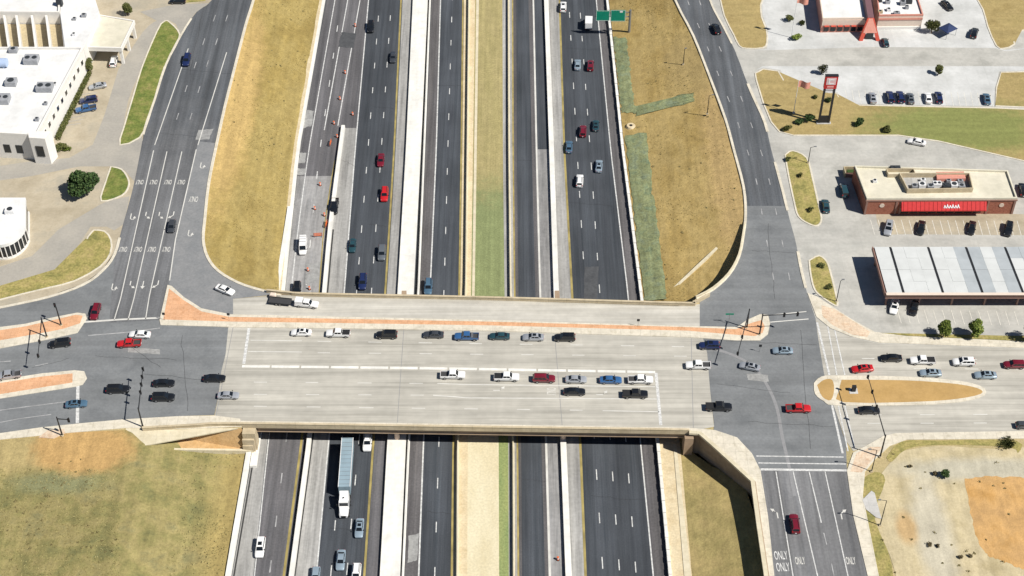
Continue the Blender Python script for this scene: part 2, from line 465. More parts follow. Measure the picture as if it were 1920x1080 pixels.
M['pad'] = ground('concrete_pad', [(.44, .43, .41), (.54, .53, .51)], .3, fine=(.05, 1.5), bump=.02, joints=(2, 2, .85))
M['paint'] = plain('white_road_paint', (.55, .55, .535), .6, var=.28, scale=1.8)
M['paint_worn'] = plain('worn_road_paint', (.33, .33, .33), .7, var=.35, scale=.5)
M['paint_faint'] = plain('faint_deck_paint', (.58, .57, .53), .7, var=.12, scale=.4)
M['yellow'] = plain('yellow_road_paint', (.31, .25, .09), .6, var=.3, scale=.3)
M['stall_paint'] = plain('stall_line_paint', (.60, .58, .52), .7, var=.15)
M['seam'] = plain('patched_seam', (.24, .24, .245), .8, var=.1)
M['gutter'] = plain('dark_gutter', (.035, .035, .035), .9)
M['roof_white'] = ground('white_roof_membrane', [(.62, .62, .605), (.71, .71, .70), (.66, .655, .635)], .08, fine=(.04, .8), bump=.02, joints=(3.2, 40, .93), streak=[((1, 1, 1), .08, .15)])
M['wall_white'] = plain('white_stucco', (.72, .70, .66), .8, var=.04)
M['roof_cream'] = ground('cream_roof_membrane', [(.56, .53, .42), (.64, .60, .49)], .12, fine=(.04, .8), bump=.02, joints=(40, 2.6, .94), streak=[((1, 1, 1), .08, .2)])
M['tan_wall'] = plain('tan_screen_panel', (.42, .35, .22), .8, var=.15)
M['glass'] = plain('dark_glazing', (.012, .016, .020), .12, var=.1, spec=.6)
M['hvac'] = plain('rooftop_unit_grey', (.30, .31, .33), .5, var=.15)
M['hvac_dark'] = plain('rooftop_fan_black', (.03, .035, .04), .6)
M['hvac_blue'] = plain('rooftop_tank_blue', (.38, .48, .66), .5)
M['hvac_white'] = plain('rooftop_unit_white', (.70, .70, .70), .5, var=.1)
M['brickwall'] = ground('red_brick', [(.24, .085, .055), (.32, .13, .085), (.28, .10, .07)], .5, fine=(.2, 3.0), bump=.1)
M['red'] = plain('red_cladding', (.48, .02, .02), .45, var=.12)
M['ridge'] = plain('plum_grey_ridge', (.17, .09, .10), .6)
M['red_dull'] = plain('dull_red_cladding', (.50, .075, .045), .55, var=.12)
M['red_soft'] = plain('faded_red_cladding', (.58, .26, .20), .6, var=.1)
M['stone_pink'] = plain('pink_stucco', (.66, .55, .46), .8, var=.05)
M['metal_roof'] = plain('galvanised_sheet', (.56, .575, .565), .45, metal=.0, var=.07, scale=.3)
M['metal_roof_grey'] = plain('grey_translucent_sheet', (.38, .41, .425), .4, var=.10, scale=.3)
M['fascia_brown'] = plain('brown_fascia', (.26, .15, .12), .6)
M['steel_dark'] = plain('dark_steel', (.030, .032, .036), .5, metal=.3)
M['steel'] = plain('galvanised_steel', (.26, .27, .28), .45, metal=.5)
M['black'] = plain('black_rubber', (.012, .012, .013), .8)
M['sign_green'] = plain('green_sign_sheet', (.0, .22, .14), .45, var=.08)
M['sign_white'] = plain('white_sign_sheet', (.75, .75, .75), .5, var=.03)
M['orange'] = plain('orange_plastic', (.70, .14, .03), .5)
M['bark'] = plain('bark', (.12, .085, .055), .9, var=.25, scale=4)
M['leaf_dark'] = leafy('dark_leaves', (.018, .040, .014), (.040, .075, .022), (.075, .115, .036))
M['leaf_olive'] = leafy('olive_leaves', (.045, .060, .016), (.085, .095, .026), (.14, .14, .05))
M['leaf_bright'] = leafy('bright_leaves', (.07, .11, .02), (.15, .20, .036), (.25, .29, .07))
M['leaf_dry'] = leafy('dry_scrub', (.08, .065, .035), (.12, .095, .05), (.17, .14, .08))
M['bluecloth'] = plain('navy_shade_cloth', (.02, .035, .10), .8)
M['rim'] = plain('alloy_rim', (.35, .35, .36), .35, metal=.7)
M['tyre'] = plain('tyre', (.018, .018, .018), .85)
M['carglass'] = plain('car_glass', (.010, .013, .017), .07, var=.05, spec=.6)
M['lamp'] = plain('headlamp_lens', (.70, .72, .74), .15, spec=.6)
M['tail'] = plain('tail_lamp_lens', (.38, .012, .012), .25)
M['trim'] = plain('black_trim', (.02, .02, .021), .6)
M['bedliner'] = plain('bed_liner', (.045, .045, .047), .8)
M['lens_red'] = plain('signal_red', (.35, .02, .02), .4)
M['lens_green'] = plain('signal_green', (.02, .22, .12), .4)
PAINTS = {
    'black': (.010, .011, .013), 'dark grey': (.045, .050, .058), 'navy': (.014, .024, .085), 'blue': (.035, .11, .26), 'steel blue': (.10, .19, .28),
    'silver': (.42, .44, .47), 'silver-blue': (.34, .43, .50), 'white': (.78, .78, .77), 'red': (.48, .016, .020), 'dark red': (.16, .010, .022),
    'teal': (.02, .06, .075), 'grey': (.16, .18, .20), 'tan': (.30, .26, .18),
}
PAINT = {}
for k, c in PAINTS.items():
    PAINT[k] = plain(k.replace(' ', '_').replace('-', '_') + '_car_paint', c, .28, metal=.35 if k in ('silver', 'silver-blue', 'grey', 'steel blue') else .0, var=.02, spec=.5, coat=.7)

# ------------------------------------------------------------------ terrain: two plateaus and the freeway cutting
LW = {0: 606, 280: 557, 555: 528, 830: 474, 1080: 432}           # left freeway wall
RWALL = {0: 1138, 280: 1167, 557: 1202, 834: 1233, 1080: 1256}    # right freeway wall
LTOP = [(520, -160), (497, -90), (474, 0), (460, 45), (442, 115), (421, 198), (403, 280), (390, 345), (383, 410), (380, 449), (388, 482), (408, 508), (445, 530), (484, 543), (526, 553)]
LTOP = smoothline(LTOP, 3)
LFRONT = [(453, 803), (330, 806), (236, 803)]
LSLOPE = [(236, 803), (232, 860), (222, 960), (210, 1080), (196, 1220)]
RTOP = smoothline([(1205, -160), (1235, -90), (1266, 0), (1300, 67), (1331, 145), (1360, 223), (1377, 285), (1394, 350), (1398, 400), (1394, 440), (1386, 480), (1367, 515), (1337, 543), (1305, 560), (1296, 573)], 3)
RFRONT = [(1292, 812), (1313, 814), (1345, 842), (1380, 874), (1413, 905), (1424, 985), (1438, 1080), (1458, 1220)]

def far(p, dx=0, dy=0): return Vector((p.x + dx, p.y + dy, p.z))

def terrain_sheet(name, line, side, mat):
    pts = [at(x, y, -0.05) for x, y in line]
    pts = [far(pts[0], 0, 1500)] + pts + [far(pts[-1], 0, -1500)]
    pts += [Vector((side * 2500, pts[-1].y, -0.05)), Vector((side * 2500, pts[0].y, -0.05))]
    pts = ccw(pts)
    return mesh(name, pts, [list(range(len(pts)))], mat, None, 'structure')
terrain_sheet('ground', LTOP + LFRONT + LSLOPE[1:], -1, M['terrain'])
terrain_sheet('ground', RTOP + RFRONT, 1, M['terrain'])

def strip_mesh(name, A, B, nu, mat, amp=0.12, seed=0.0, ease=False):
    """A grid between two world polylines with the same number of points."""
    n = len(A)
    V, F = [], []
    for i in range(n):
        for j in range(nu + 1):
            u = j / nu
            p = A[i].lerp(B[i], u)
            if ease: p.z = A[i].z + (B[i].z - A[i].z) * u * u * (3 - 2 * u)
            if 0 < j < nu:
                p.z += amp * 2 * mnoise.noise(Vector((p.x * .12 + seed, p.y * .12, 0))) + amp * mnoise.noise(Vector((p.x * .5, p.y * .5, seed)))
            V.append(p)
    k = nu + 1
    for i in range(n - 1):
        for j in range(nu):
            F.append((i * k + j, i * k + j + 1, (i + 1) * k + j + 1, (i + 1) * k + j))
    o = mesh(name, V, F, mat, None, 'structure', smooth=True)
    fix_up(o)
    return o

def resample(P, n):
    L = [0.0]
    for i in range(len(P) - 1): L.append(L[-1] + (P[i + 1] - P[i]).length)
    out, k = [], 0
    for i in range(n):
        s = L[-1] * i / (n - 1)
        while k < len(L) - 2 and L[k + 1] < s: k += 1
        out.append(P[k].lerp(P[k + 1], (s - L[k]) / max(1e-9, L[k + 1] - L[k])))
    return out

TOE = -6.35
# upper left embankment
top = [at(x, y, -0.06) for x, y in LTOP]
toe = fpath(LW, -160, 556, TOE, off=-5)
A = resample([far(top[0], 0, 400)] + top, 70); B = resample([far(toe[0], 0, 400)] + toe, 70)
strip_mesh('embankment', A, B, 14, M['grass_left'], .14, 1.0)
# upper right embankment; near the bridge its top drops behind a retaining wall
rt = []
for (x, y) in RTOP:
    drop = 0.0
    if y > 425: drop = min(3.2, (y - 425) / 70 * 3.2)
    p = at(x, y, -0.06); rt.append(Vector((p.x, p.y, -0.06 - drop)))
toe = fpath(RWALL, -160, 570, TOE, off=4)
A = resample([far(rt[0], 0, 400)] + rt, 80); B = resample([far(toe[0], 0, 400)] + toe, 80)
strip_mesh('embankment', A, B, 14, M['grass_right'], .14, 5.0)
# lower left field: level at the left, running down to the freeway wall
top = [at(x, y, -0.06) for x, y in LSLOPE]
toe = fpath(LW, 845, 1220, TOE, off=-7)
A = resample(top + [far(top[-1], 0, -400)], 50); B = resample(toe + [far(toe[-1], 0, -400)], 50)
strip_mesh('field', A, B, 18, M['grass_field'], .14, 9.0, True)
poly('field', [(236, 806), (232, 860), (222, 960), (210, 1080), (196, 1220), (-300, 1220), (-300, 826), (0, 822), (120, 812)], -0.03, M['grass_field'])
# slope paving under the left bridge end (dirt and a white concrete triangle)
P0, P1, P2, P3 = at(236, 803, -.06), at(236, 842, -.7), at(474, 845, -5.9), at(453, 803, -.06)
mesh('slope_dirt', [P0, P1, P2, P3], [(0, 1, 2), (0, 2, 3)], M['orange_dirt'], None, 'structure')
up = Vector((0, -.02, .05))
tri = [P0 + up, P1 + up, P0.lerp(P3, .97) + up]
mesh('slope_paving', tri + [v - Vector((0, 0, .3)) for v in tri], [(0, 1, 2), (0, 3, 4, 1), (1, 4, 5, 2)], M['cream_conc'], None, 'structure')
w1 = sweep('toe_wall', [P1, P1.lerp(P2, .5), P2], wall_prof(.55, .28, -1.5), M['cream_conc'])
tag(w1, 'low cream concrete toe wall along the bottom of the orange dirt slope', 'wall')
# lower right cutting grass in front of the tall brown retaining wall
base = []
for i, (x, y) in enumerate(RFRONT):
    z = [-6.4, -6.4, -6.0, -5.3, -4.1, -2.9, -2.6, -2.4][i]
    p = at(x, y, 0); base.append(Vector((p.x, p.y, z)))
toe = fpath(RWALL, 800, 1220, TOE, off=40)
A = resample(toe + [far(toe[-1], 0, -300)], 40); B = resample(base + [far(base[-1], 0, -300)], 40)
strip_mesh('cutting_slope', A, B, 12, M['grass_lower'], .10, 3.0)

# ------------------------------------------------------------------ freeway
FW = mesh('freeway', [], [], None, None, 'structure')
fl = fpath(LW, -160, 1220, ZF, off=-8); fr = fpath(RWALL, -160, 1220, ZF, off=6)
fl = [far(fl[0], 0, 400)] + fl + [far(fl[-1], 0, -300)]; fr = [far(fr[0], 0, 400)] + fr + [far(fr[-1], 0, -300)]
n = len(fl)
bpy.data.objects.remove(FW)
FW = mesh('freeway', fl + fr, [(i, i + 1, n + i + 1, n + i) for i in range(n - 1)], M['asphalt_dark'], None, 'structure')
fix_up(FW)
mesh('underpass_floor', [at(500, 540, ZF - .05) + Vector((-12, 0, 0)), at(455, 850, ZF - .05) + Vector((-12, 0, 0)), at(1300, 850, ZF - .05) + Vector((14, 0, 0)), at(1290, 540, ZF - .05) + Vector((14, 0, 0))], [(0, 1, 2, 3)], M['asphalt_brown'], None, 'structure')

z1, z2, zm = ZF + .006, ZF + .012, ZF + .02
RAMP_L = {0: 612, 280: 563, 555: 535, 830: 502, 1080: 476}
LD = {0: 691, 280: 666, 555: 645, 830: 616, 1080: 593}
GORE = {240: 643, 330: 631, 440: 617, 555: 607, 830: 579, 1080: 546}
LY = {0: 751, 280: 738, 555: 721, 830: 699, 1080: 682}
WL = {0: 774, 280: 761, 555: 745, 830: 726, 1080: 712}
WR = {0: 802, 280: 789, 555: 775, 830: 761, 1080: 750}
HB = {0: 806, 280: 795, 555: 784, 830: 766, 1080: 755}
EL = {0: 826, 280: 818, 555: 806, 830: 794, 1080: 785}
EY = {0: 868, 280: 865, 555: 861, 830: 850, 1080: 847}
MB1 = {0: 879, 280: 876, 555: 873, 830: 858, 1080: 857}
MG0 = {0: 891, 280: 887, 555: 883, 830: 877, 1080: 876}
MG1 = {0: 942, 280: 943, 555: 946, 830: 953, 1080: 954}
MB2 = {0: 953, 280: 954, 555: 957, 830: 962, 1080: 963}
MR = {0: 960, 280: 961, 555: 964, 830: 969, 1080: 971}
W2 = {0: 1000, 280: 1006, 555: 1013, 830: 1024, 1080: 1031}
RB = {0: 1024, 280: 1034, 555: 1043, 830: 1056, 1080: 1066}
RY = {0: 1048, 280: 1057, 555: 1072, 830: 1087, 1080: 1097}
RE = {0: 1118, 280: 1145, 555: 1178, 830: 1201, 1080: 1225}
def sh(k, d): return {a: b + d for a, b in k.items()}

band('ramp_lanes', RAMP_L, LD, -160, 330, z1, M['asphalt_ramp'], FW)
band('ramp_pavement', RAMP_L, sh(GORE, -2), 330, 640, z1, M['ramp_conc'], FW)
band('ramp_shoulder', sh(LW, 6), RAMP_L, -160, 640, z1, M['shoulder'], FW)
band('ramp_lanes', RAMP_L, sh(GORE, -4), 640, 1220, z1, M['asphalt_ramp'], FW)
band('ramp_shoulder', sh(LW, 3), sh(RAMP_L, -1), 640, 1220, z2, M['shoulder'], FW)
band('gore_shoulder', sh(GORE, 3), LD, 240, 1220, z2, M['shoulder'], FW)
band('inner_shoulder', sh(LY, 4), WL, -160, 640, z1, M['shoulder'], FW)
band('inner_shoulder', sh(LY, 4), WL, 640, 1220, z1, M['asphalt_ramp'], FW)
band('express_shoulder', sh(HB, 3), EL, -160, 1220, z1, M['asphalt_brown'], FW)
band('express_lanes', sh(MR, 2), W2, -160, 1220, z1, M['asphalt_brown'], FW)
band('express_lane', sh(MR, 8), sh(W2, -9), -160, 1220, z2, M['asphalt_dark'], FW)
band('express_shoulder', sh(W2, 2), RB, -160, 280, z1, M['asphalt_dark'], FW)
band('express_shoulder', sh(W2, 2), RB, 280, 1220, z1, M['ramp_conc'], FW)
band('inner_shoulder', RB, RY, -160, 1220, z1, M['shoulder'], FW)
band('outer_shoulder', RE, sh(RWALL, -2), -160, 1220, z1, M['asphalt_brown'], FW)
band('median_gravel', sh(EY, 2), MG0, -160, 1220, z1, M['gravel_tan'], FW)
band('median_grass', MG0, MG1, -160, 640, z1, M['grass_median'], FW)
band('median_dirt', MG0, sh(MG1, -18), 640, 1220, z1, M['cream_dirt'], FW)
band('median_grass', sh(MG1, -18), MG1, 640, 1220, z1, M['grass_median_green'], FW)
band('median_edge', MG1, MR, -160, 1220, z1, M['shoulder'], FW)
band('mow_strip', sh(MG0, 2), sh(MG0, 7), -160, 640, z2 + .05, M['cream_conc'], FW)
band('slope_toe', sh(LW, -12), sh(LW, -2), -160, 640, TOE + .12, M['gravel_tan'], FW)
band('gutter', sh(LW, 5), sh(LW, 8), 640, 1220, z2 + .006, M['gutter'], FW)
band('gutter', sh(GORE, 5), sh(GORE, 8), 430, 1220, z2 + .006, M['gutter'], FW)
band('slope_toe', sh(RWALL, 4), sh(RWALL, 42), 640, 1220, TOE + .04, M['gravel_tan'], FW)
band('slope_flume', {830: 1262, 1080: 1283}, {830: 1268, 1080: 1296}, 832, 1220, TOE + .16, M['cream_conc'], FW)

# lane lines
def line(k, y0, y1, wd, mat, z=zm, name='lane_line'):
    return ribbon(name, fpath(k, y0, y1, z), wd, mat, FW)
line({0: 628, 280: 579, 435: 558, 555: 545}, -160, 600, .28, M['paint'])
line({0: 652, 244: 608}, -160, 244, .30, M['paint'])
line({0: 675, 233: 634}, -160, 236, .30, M['paint'])
line(LD, -160, 1220, .32, M['paint'])
line(sh(RAMP_L, 1), 640, 1220, .25, M['paint'])
line(sh(GORE, -14), 640, 1220, .55, M['yellow'])
line({240: 640, 330: 622, 440: 606, 555: 598}, 300, 600, .3, M['yellow'])
line(sh(LY, 1), -160, 1220, .50, M['yellow'])
line(EL, -160, 1220, .34, M['paint'])
line(sh(EY, 0), -160, 1220, .45, M['yellow'])
line(sh(MR, 1), -160, 1220, .40, M['yellow'])
line(W2, -160, 1220, .5, M['paint_faint'])
line(sh(RY, 1), -160, 1220, .55, M['yellow'])
line(RE, -160, 1220, .30, M['paint'])
D1 = {0: 712, 280: 690, 555: 668, 830: 641, 987: 628, 1080: 620}
D2 = {0: 734, 280: 715, 555: 696, 830: 673, 987: 658, 1080: 650}
DE = {0: 848, 233: 841, 495: 834, 830: 823, 1080: 815}
E1 = {10: 1067, 300: 1083, 555: 1098, 865: 1117, 1033: 1128}
E2 = {10: 1087, 300: 1108, 555: 1125, 867: 1147, 1035: 1159}
E3 = {600: 1156, 883: 1178, 1041: 1190}
for k, ph in ((D1, 4.0), (D2, 4.4), (DE, 3.5), (E1, 6.0), (E2, 5.6)):
    dashes(fpath(k, 1110, -60, zm), 12.2, 3.0, .23, M['paint'], FW, ph, 0)
dashes(fpath(E3, 1110, 800, zm), 12.2, 3.0, .23, M['paint'], FW, 5.0, 0)
dashes(fpath({830: 536, 1080: 505}, 1110, 800, zm), 12.2, 3.2, .26, M['paint_worn'], FW, 5, 0)
dashes(fpath({0: 640, 280: 600, 330: 594, 555: 572}, 560, 20, zm), 14, 3.2, .26, M['paint'], FW, 5, 0)

# barriers and walls standing on the freeway
def ext(P): return [far(P[0], 0, 60)] + P + [far(P[-1], 0, -40)]
b = sweep('freeway_wall', ext(fpath(LW, -160, 640, ZF)), wall_prof(1.5, .75, -.3), M['white_conc'])
tag(b, 'white concrete edge wall at the foot of the upper left embankment', 'wall')
b = sweep('freeway_wall', ext(fpath(LW, 700, 1220, ZF, off=-3)), wall_prof(1.1, 1.15, -.3), M['white_conc'])
tag(b, 'white concrete edge wall beside the olive field below the bridge', 'wall')
b = sweep('gore_barrier', fpath(GORE, 240, 1220, ZF), [(.65, -.2), (.65, 1.1), (-.35, 1.1), (-.35, -.2)], M['white_conc'])
tag(b, 'white concrete gore barrier between the exit ramp and the left main lanes', 'barrier')
# raised white slab between the main and express lanes, its height throws a thin shadow
V, F = [], []
a, c = fpath(WL, -160, 1220, ZF + .85), fpath(WR, -160, 1220, ZF + .85)
n = len(a)
lo_a = [Vector((p.x, p.y, ZF - .2)) for p in a]; lo_c = [Vector((p.x, p.y, ZF - .2)) for p in c]
V = a + c + lo_a + lo_c
for i in range(n - 1):
    F += [(i, i + 1, n + i + 1, n + i), (i, 2 * n + i, 2 * n + i + 1, i + 1), (n + i, n + i + 1, 3 * n + i + 1, 3 * n + i)]
F += [(0, n, 3 * n, 2 * n), (n - 1, 3 * n - 1, 4 * n - 1, 2 * n - 1)]
b = mesh('divider_slab', V, F, M['white_conc']); fix_up(b)
tag(b, 'wide raised white concrete divider slab left of the left express lane', 'barrier')
for k, lab in ((HB, 'thin white concrete barrier along the right side of the wide white divider slab'),
               (MB1, 'tan concrete barrier along the left side of the grassy median'),
               (MB2, 'pale pink tan concrete barrier along the right side of the grassy median')):
    b = sweep('concrete_barrier', ext(fpath(k, -160, 1220, ZF)), jersey(1.05), M['white_conc'] if k is HB else M['cream_conc'])
    tag(b, lab, 'barrier', 'concrete barriers along the freeway lanes')
b = sweep('concrete_barrier', ext(fpath(RB, -160, 1220, ZF)), wall_prof(1.35, .95, -.2), M['white_conc'])
tag(b, 'broad white concrete barrier between the right express lane and right main lanes', 'barrier', 'concrete barriers along the freeway lanes')
# right wall built of precast panels
P = fpath(RWALL, -160, 1220, ZF, step=11.5)
rw = empty('freeway_wall', 'long white precast wall between the right main lanes and the right embankment', 'wall', P[0])
for i in range(len(P) - 1):
    a, c = P[i] - P[0], P[i + 1] - P[0]
    h = 1.05 + (.10 if i % 2 else 0)
    a2 = a.lerp(c, .03); c2 = a.lerp(c, .97)
    sweep('panel', [a2, c2], wall_prof(.75 if i % 2 else .68, h, -.3), M['white_conc'], rw)
# concrete flume on the upper right embankment
FA, FB = at(1366, 446, -2.6), at(1243, 562, -6.0)
b = sweep('drain_flume', [FA, FA.lerp(FB, .5) + Vector((0, 0, .1)), FB], wall_prof(.75, .35, -1.0), M['cream_conc'])
tag(b, 'straight cream concrete drain flume running diagonally down the upper right embankment', 'drain')
# green turf strips on the upper right embankment
def draped(name, px, zz, mat):
    V = [at(x, y, z) for (x, y), z in zip(px, zz)]
    return mesh(name, V, [tuple(range(len(V)))], mat, None, 'structure')
def on_right(x, y):
    """Height of the upper right embankment under a pixel, by marching down the view ray."""
    d = (at(x, y, -8) - CAM).normalized()
    z = -0.06
    while z > -6.4:
        p = at(x, y, z)
        # nearest parameter between the toe and the top lines at this world y
        py = p.y
        def xat(line, zz):
            pts = [at(a, b, zz) for a, b in line]
            for i in range(len(pts) - 1):
                if (pts[i].y - py) * (pts[i + 1].y - py) <= 0 and abs(pts[i].y - pts[i + 1].y) > 1e-6:
                    t = (py - pts[i].y) / (pts[i + 1].y - pts[i].y)
                    return pts[i].x + t * (pts[i + 1].x - pts[i].x)
            return pts[-1].x
        xt = xat(RTOP, -0.06)
        xb = xat([(lerp_knots(RWALL, yy) + 4, yy) for yy in range(-160, 580, 40)], TOE)
        u = max(0, min(1, (p.x - xb) / max(.1, xt - xb)))
        surf = TOE + u * (-0.06 - TOE)
        if z <= surf: return z
        z -= .1
    return TOE
def turf(quadpts):
    """Erosion mat with ragged, slightly wavy edges, laid over the slope."""
    (a, b2, c2, d2) = quadpts
    nu, nv = 5, 44
    rg = random.Random(int(a[0]))
    V = []
    for i in range(nv + 1):
        je, jw = rg.uniform(-2.2, 2.2), rg.uniform(-2.2, 2.2)
        for j in range(nu + 1):
            u, v = j / nu, i / nv
            x = (a[0] * (1 - u) + b2[0] * u) * (1 - v) + (d2[0] * (1 - u) + c2[0] * u) * v
            y = (a[1] * (1 - u) + b2[1] * u) * (1 - v) + (d2[1] * (1 - u) + c2[1] * u) * v
            x += je if j == nu else jw if j == 0 else 0
            edge = j in (0, nu) or i in (0, nv)
            V.append(at(x, y + (rg.uniform(-2, 2) if i in (0, nv) else 0), on_right(x, y) + (.16 if edge else .30) + rg.uniform(0, .06)))
    F = []
    for i in range(nv):
        for j in range(nu):
            k = i * (nu + 1) + j
            F.append((k, k + nu + 1, k + nu + 2, k + 1))
    o = mesh('turf_strip', V, F, M['turf_strip'], None, 'structure', smooth=True)
    fix_up(o)
turf([(1150, 70), (1174, 70), (1192, 212), (1166, 212)])
turf([(1190, 199), (1300, 173), (1302, 190), (1194, 217)])
turf([(1172, 252), (1212, 250), (1250, 562), (1208, 562)])

# retaining walls
def drop_wall(name, line, ztop, zb, wd, mat, label, cope=None):
    path = [at(x, y, 0) for x, y in line]
    nn = normals2d(path)
    V, F = [], []
    for i, p in enumerate(path):
        o = nn[i] * wd
        V += [Vector((p.x, p.y, zb[i])), Vector((p.x, p.y, ztop)), Vector((p.x - o.x, p.y - o.y, ztop)), Vector((p.x - o.x, p.y - o.y, zb[i]))]
    for i in range(len(path) - 1):
        for j in range(3):
            F.append((4 * i + j, 4 * i + j + 1, 4 * i + j + 5, 4 * i + j + 4))
    F += [(0, 1, 2, 3), tuple(4 * (len(path) - 1) + q for q in (3, 2, 1, 0))]
    e = empty(name, label, 'wall', (0, 0, 0))
    o = mesh('wall_face', V, F, mat, e); fix_up(o)
    if cope:
        cp = [p - nn[i] * (cope[0] / 2 - .15) + Vector((0, 0, ztop + .003)) for i, p in enumerate(path)]
        sweep('coping', cp, wall_prof(cope[0], cope[1], 0), M['cream_conc'], e)
    return e
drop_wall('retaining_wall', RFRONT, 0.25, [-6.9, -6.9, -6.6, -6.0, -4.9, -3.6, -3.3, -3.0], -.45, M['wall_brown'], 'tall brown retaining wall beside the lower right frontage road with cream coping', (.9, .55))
RW2 = smoothline([(1397, 420), (1394, 440), (1386, 480), (1367, 515), (1337, 543), (1305, 560)], 3)
drop_wall('retaining_wall', RW2, 0.7, [-6.0] * len(RW2), .35, M['cream_conc'], 'curved retaining wall inside the bend of the upper right frontage road')

# ------------------------------------------------------------------ left plateau paving
L_EDGE = [(455, -160), (420, -60), (397, 0), (368, 23), (340, 65), (311, 122), (290, 187), (272, 239), (264, 280), (251, 345), (241, 384), (228, 430), (215, 477), (192, 508), (156, 534), (91, 557), (0, 577), (-300, 640)]
L_EDGE = smoothline(L_EDGE, 3)
poly('parking_lot', L_EDGE + [(-300, -160)], 0.0, M['lot_tan'])
poly('driveway', [(-100, 318), (0, 311), (60, 302), (130, 296), (190, 262), (205, 240), (262, 240), (268, 262), (262, 290), (252, 340), (232, 318), (205, 312), (150, 312), (60, 330), (-100, 352)], .006, M['drive_grey'])
poly('driveway', [(185, 385), (205, 375), (243, 368), (232, 420), (214, 432), (200, 425), (170, 425), (120, 500), (40, 540), (0, 540), (-60, 520), (60, 480), (110, 430)], .006, M['drive_grey'])
poly('driveway', [(262, 22), (330, 8), (392, 6), (366, 24), (338, 66), (330, 45), (318, 38), (296, 40)], .006, M['drive_grey'])
poly('driveway', smoothline([(222, 130), (268, 60), (296, 38), (316, 40), (270, 120), (240, 190), (222, 270), (170, 292), (196, 215), (222, 130)], 3)[:-1], .005, M['drive_grey'])

FRONT_L = poly('frontage_road', [p for p in L_EDGE if p[1] < 262] + [(268, 262), (403, 268), (421, 198), (442, 115), (460, 45), (474, 0), (497, -90), (520, -160)], .004, M['frontage_left'])
seg2 = [(268, 262)] + [p for p in L_EDGE if 262 < p[1] < 470] + [(216, 474)]
FR_MID = poly('frontage_road', seg2 + [(205, 605), (300, 600), (318, 526), (329, 449), (352, 350), (368, 280), (372, 265)], .008, M['frontage_left'])
poly('slip_road', [(372, 265), (368, 280), (352, 350), (329, 449), (318, 526), (318, 545), (345, 560), (380, 582), (430, 592), (437, 592), (437, 560), (520, 552), (484, 543), (445, 530), (408, 508), (388, 482), (380, 449), (383, 410), (390, 345), (403, 268)], .006, M['asphalt_slip'])
WEST = poly('cross_street', [(216, 470), (192, 506), (156, 532), (91, 555), (0, 575), (-300, 638), (-300, 860), (0, 812), (78, 801), (156, 793), (233, 786), (337, 780), (402, 778), (410, 737), (415, 696), (423, 664), (428, 614), (300, 608), (318, 540), (318, 520)], .0, M['asphalt_cross'])

def kerb(line, wd=.5, h=.15, mat=None, closed=False, label=None, z=0):
    path = [at(x, y, z) for x, y in line]
    return sweep('kerb', path, kerb_prof(wd, h), mat or M['kerb'], None, 'structure', closed)

def island(px, mat, name='verge', wd=.45, h=.15, fill_z=.10, smooth=3):
    pts = px + [px[0]]
    s = smoothline(pts, smooth)[:-1] if smooth else px
    kerb(s, wd, h, closed=True)
    P = ccw([at(x, y, fill_z) for x, y in s])
    c = sum((Vector(p) for p in P), Vector()) / len(P)
    # domed fill
    V = list(P) + [p.lerp(c, .45) + Vector((0, 0, .10)) for p in P] + [c + Vector((0, 0, .14))]
    n = len(P)
    F = [(i, (i + 1) % n, n + (i + 1) % n, n + i) for i in range(n)] + [(n + i, n + (i + 1) % n, 2 * n) for i in range(n)]
    return mesh(name, V, F, mat, None, 'structure', smooth=True)

kerb([(x + 1, y) for x, y in LTOP], .75, .16)
kerb([p for p in L_EDGE if 30 < p[1] < 258], .6, .16)
kerb([p for p in L_EDGE if 430 < p[1] < 660], .7, .16)
island([(314, 39), (327, 50), (337, 65), (330, 85), (308, 127), (293, 175), (278, 225), (262, 258), (225, 272), (232, 240), (250, 180), (265, 130), (285, 80), (302, 45)], M['grass_green'], smooth=2)
island([(208, 313), (228, 318), (240, 335), (241, 350), (228, 367), (190, 377), (197, 345)], M['grass_green'])
island([(176, 432), (196, 434), (208, 450), (207, 475), (188, 500), (140, 527), (90, 540), (40, 552), (0, 562), (-80, 580), (-80, 560), (0, 543), (60, 531), (110, 516), (145, 495), (155, 470), (165, 445)], M['grass_olive'], smooth=2)
poly('verge', [(330, -40), (400, -40), (385, 2), (350, 5), (335, 3)], .012, M['grass_olive'])
poly('planting_bed', [(166, 132), (172, 136), (112, 262), (100, 256)], .02, M['leaf_dry'])

# ------------------------------------------------------------------ orange paved islands and medians (west)
def paved(name, px, mat, z=.14, border=None):
    P = ccw([at(x, y, z) for x, y in px])
    o = prism(name, P, -.1, z, mat)
    o['kind'] = 'structure'
    return o
paved('median_island', [(-300, 690), (-300, 628), (0, 613), (47, 607), (104, 594), (145, 586), (160, 588), (163, 597), (145, 624), (91, 636), (0, 653), (-80, 668)], M['kerb'], .12)
paved('island_pavers', [(-300, 672), (-300, 638), (0, 619), (47, 612), (104, 599), (142, 590), (155, 592), (150, 606), (120, 616), (91, 622), (0, 638)], M['brick'], .13)
paved('median_island', [(-300, 760), (0, 712), (78, 700), (140, 694), (158, 696), (163, 709), (155, 721), (140, 725), (0, 747), (-300, 806)], M['kerb'], .12)
paved('island_pavers', [(-300, 768), (0, 718), (78, 706), (136, 700), (136, 717), (0, 739), (-300, 794)], M['brick'], .13)
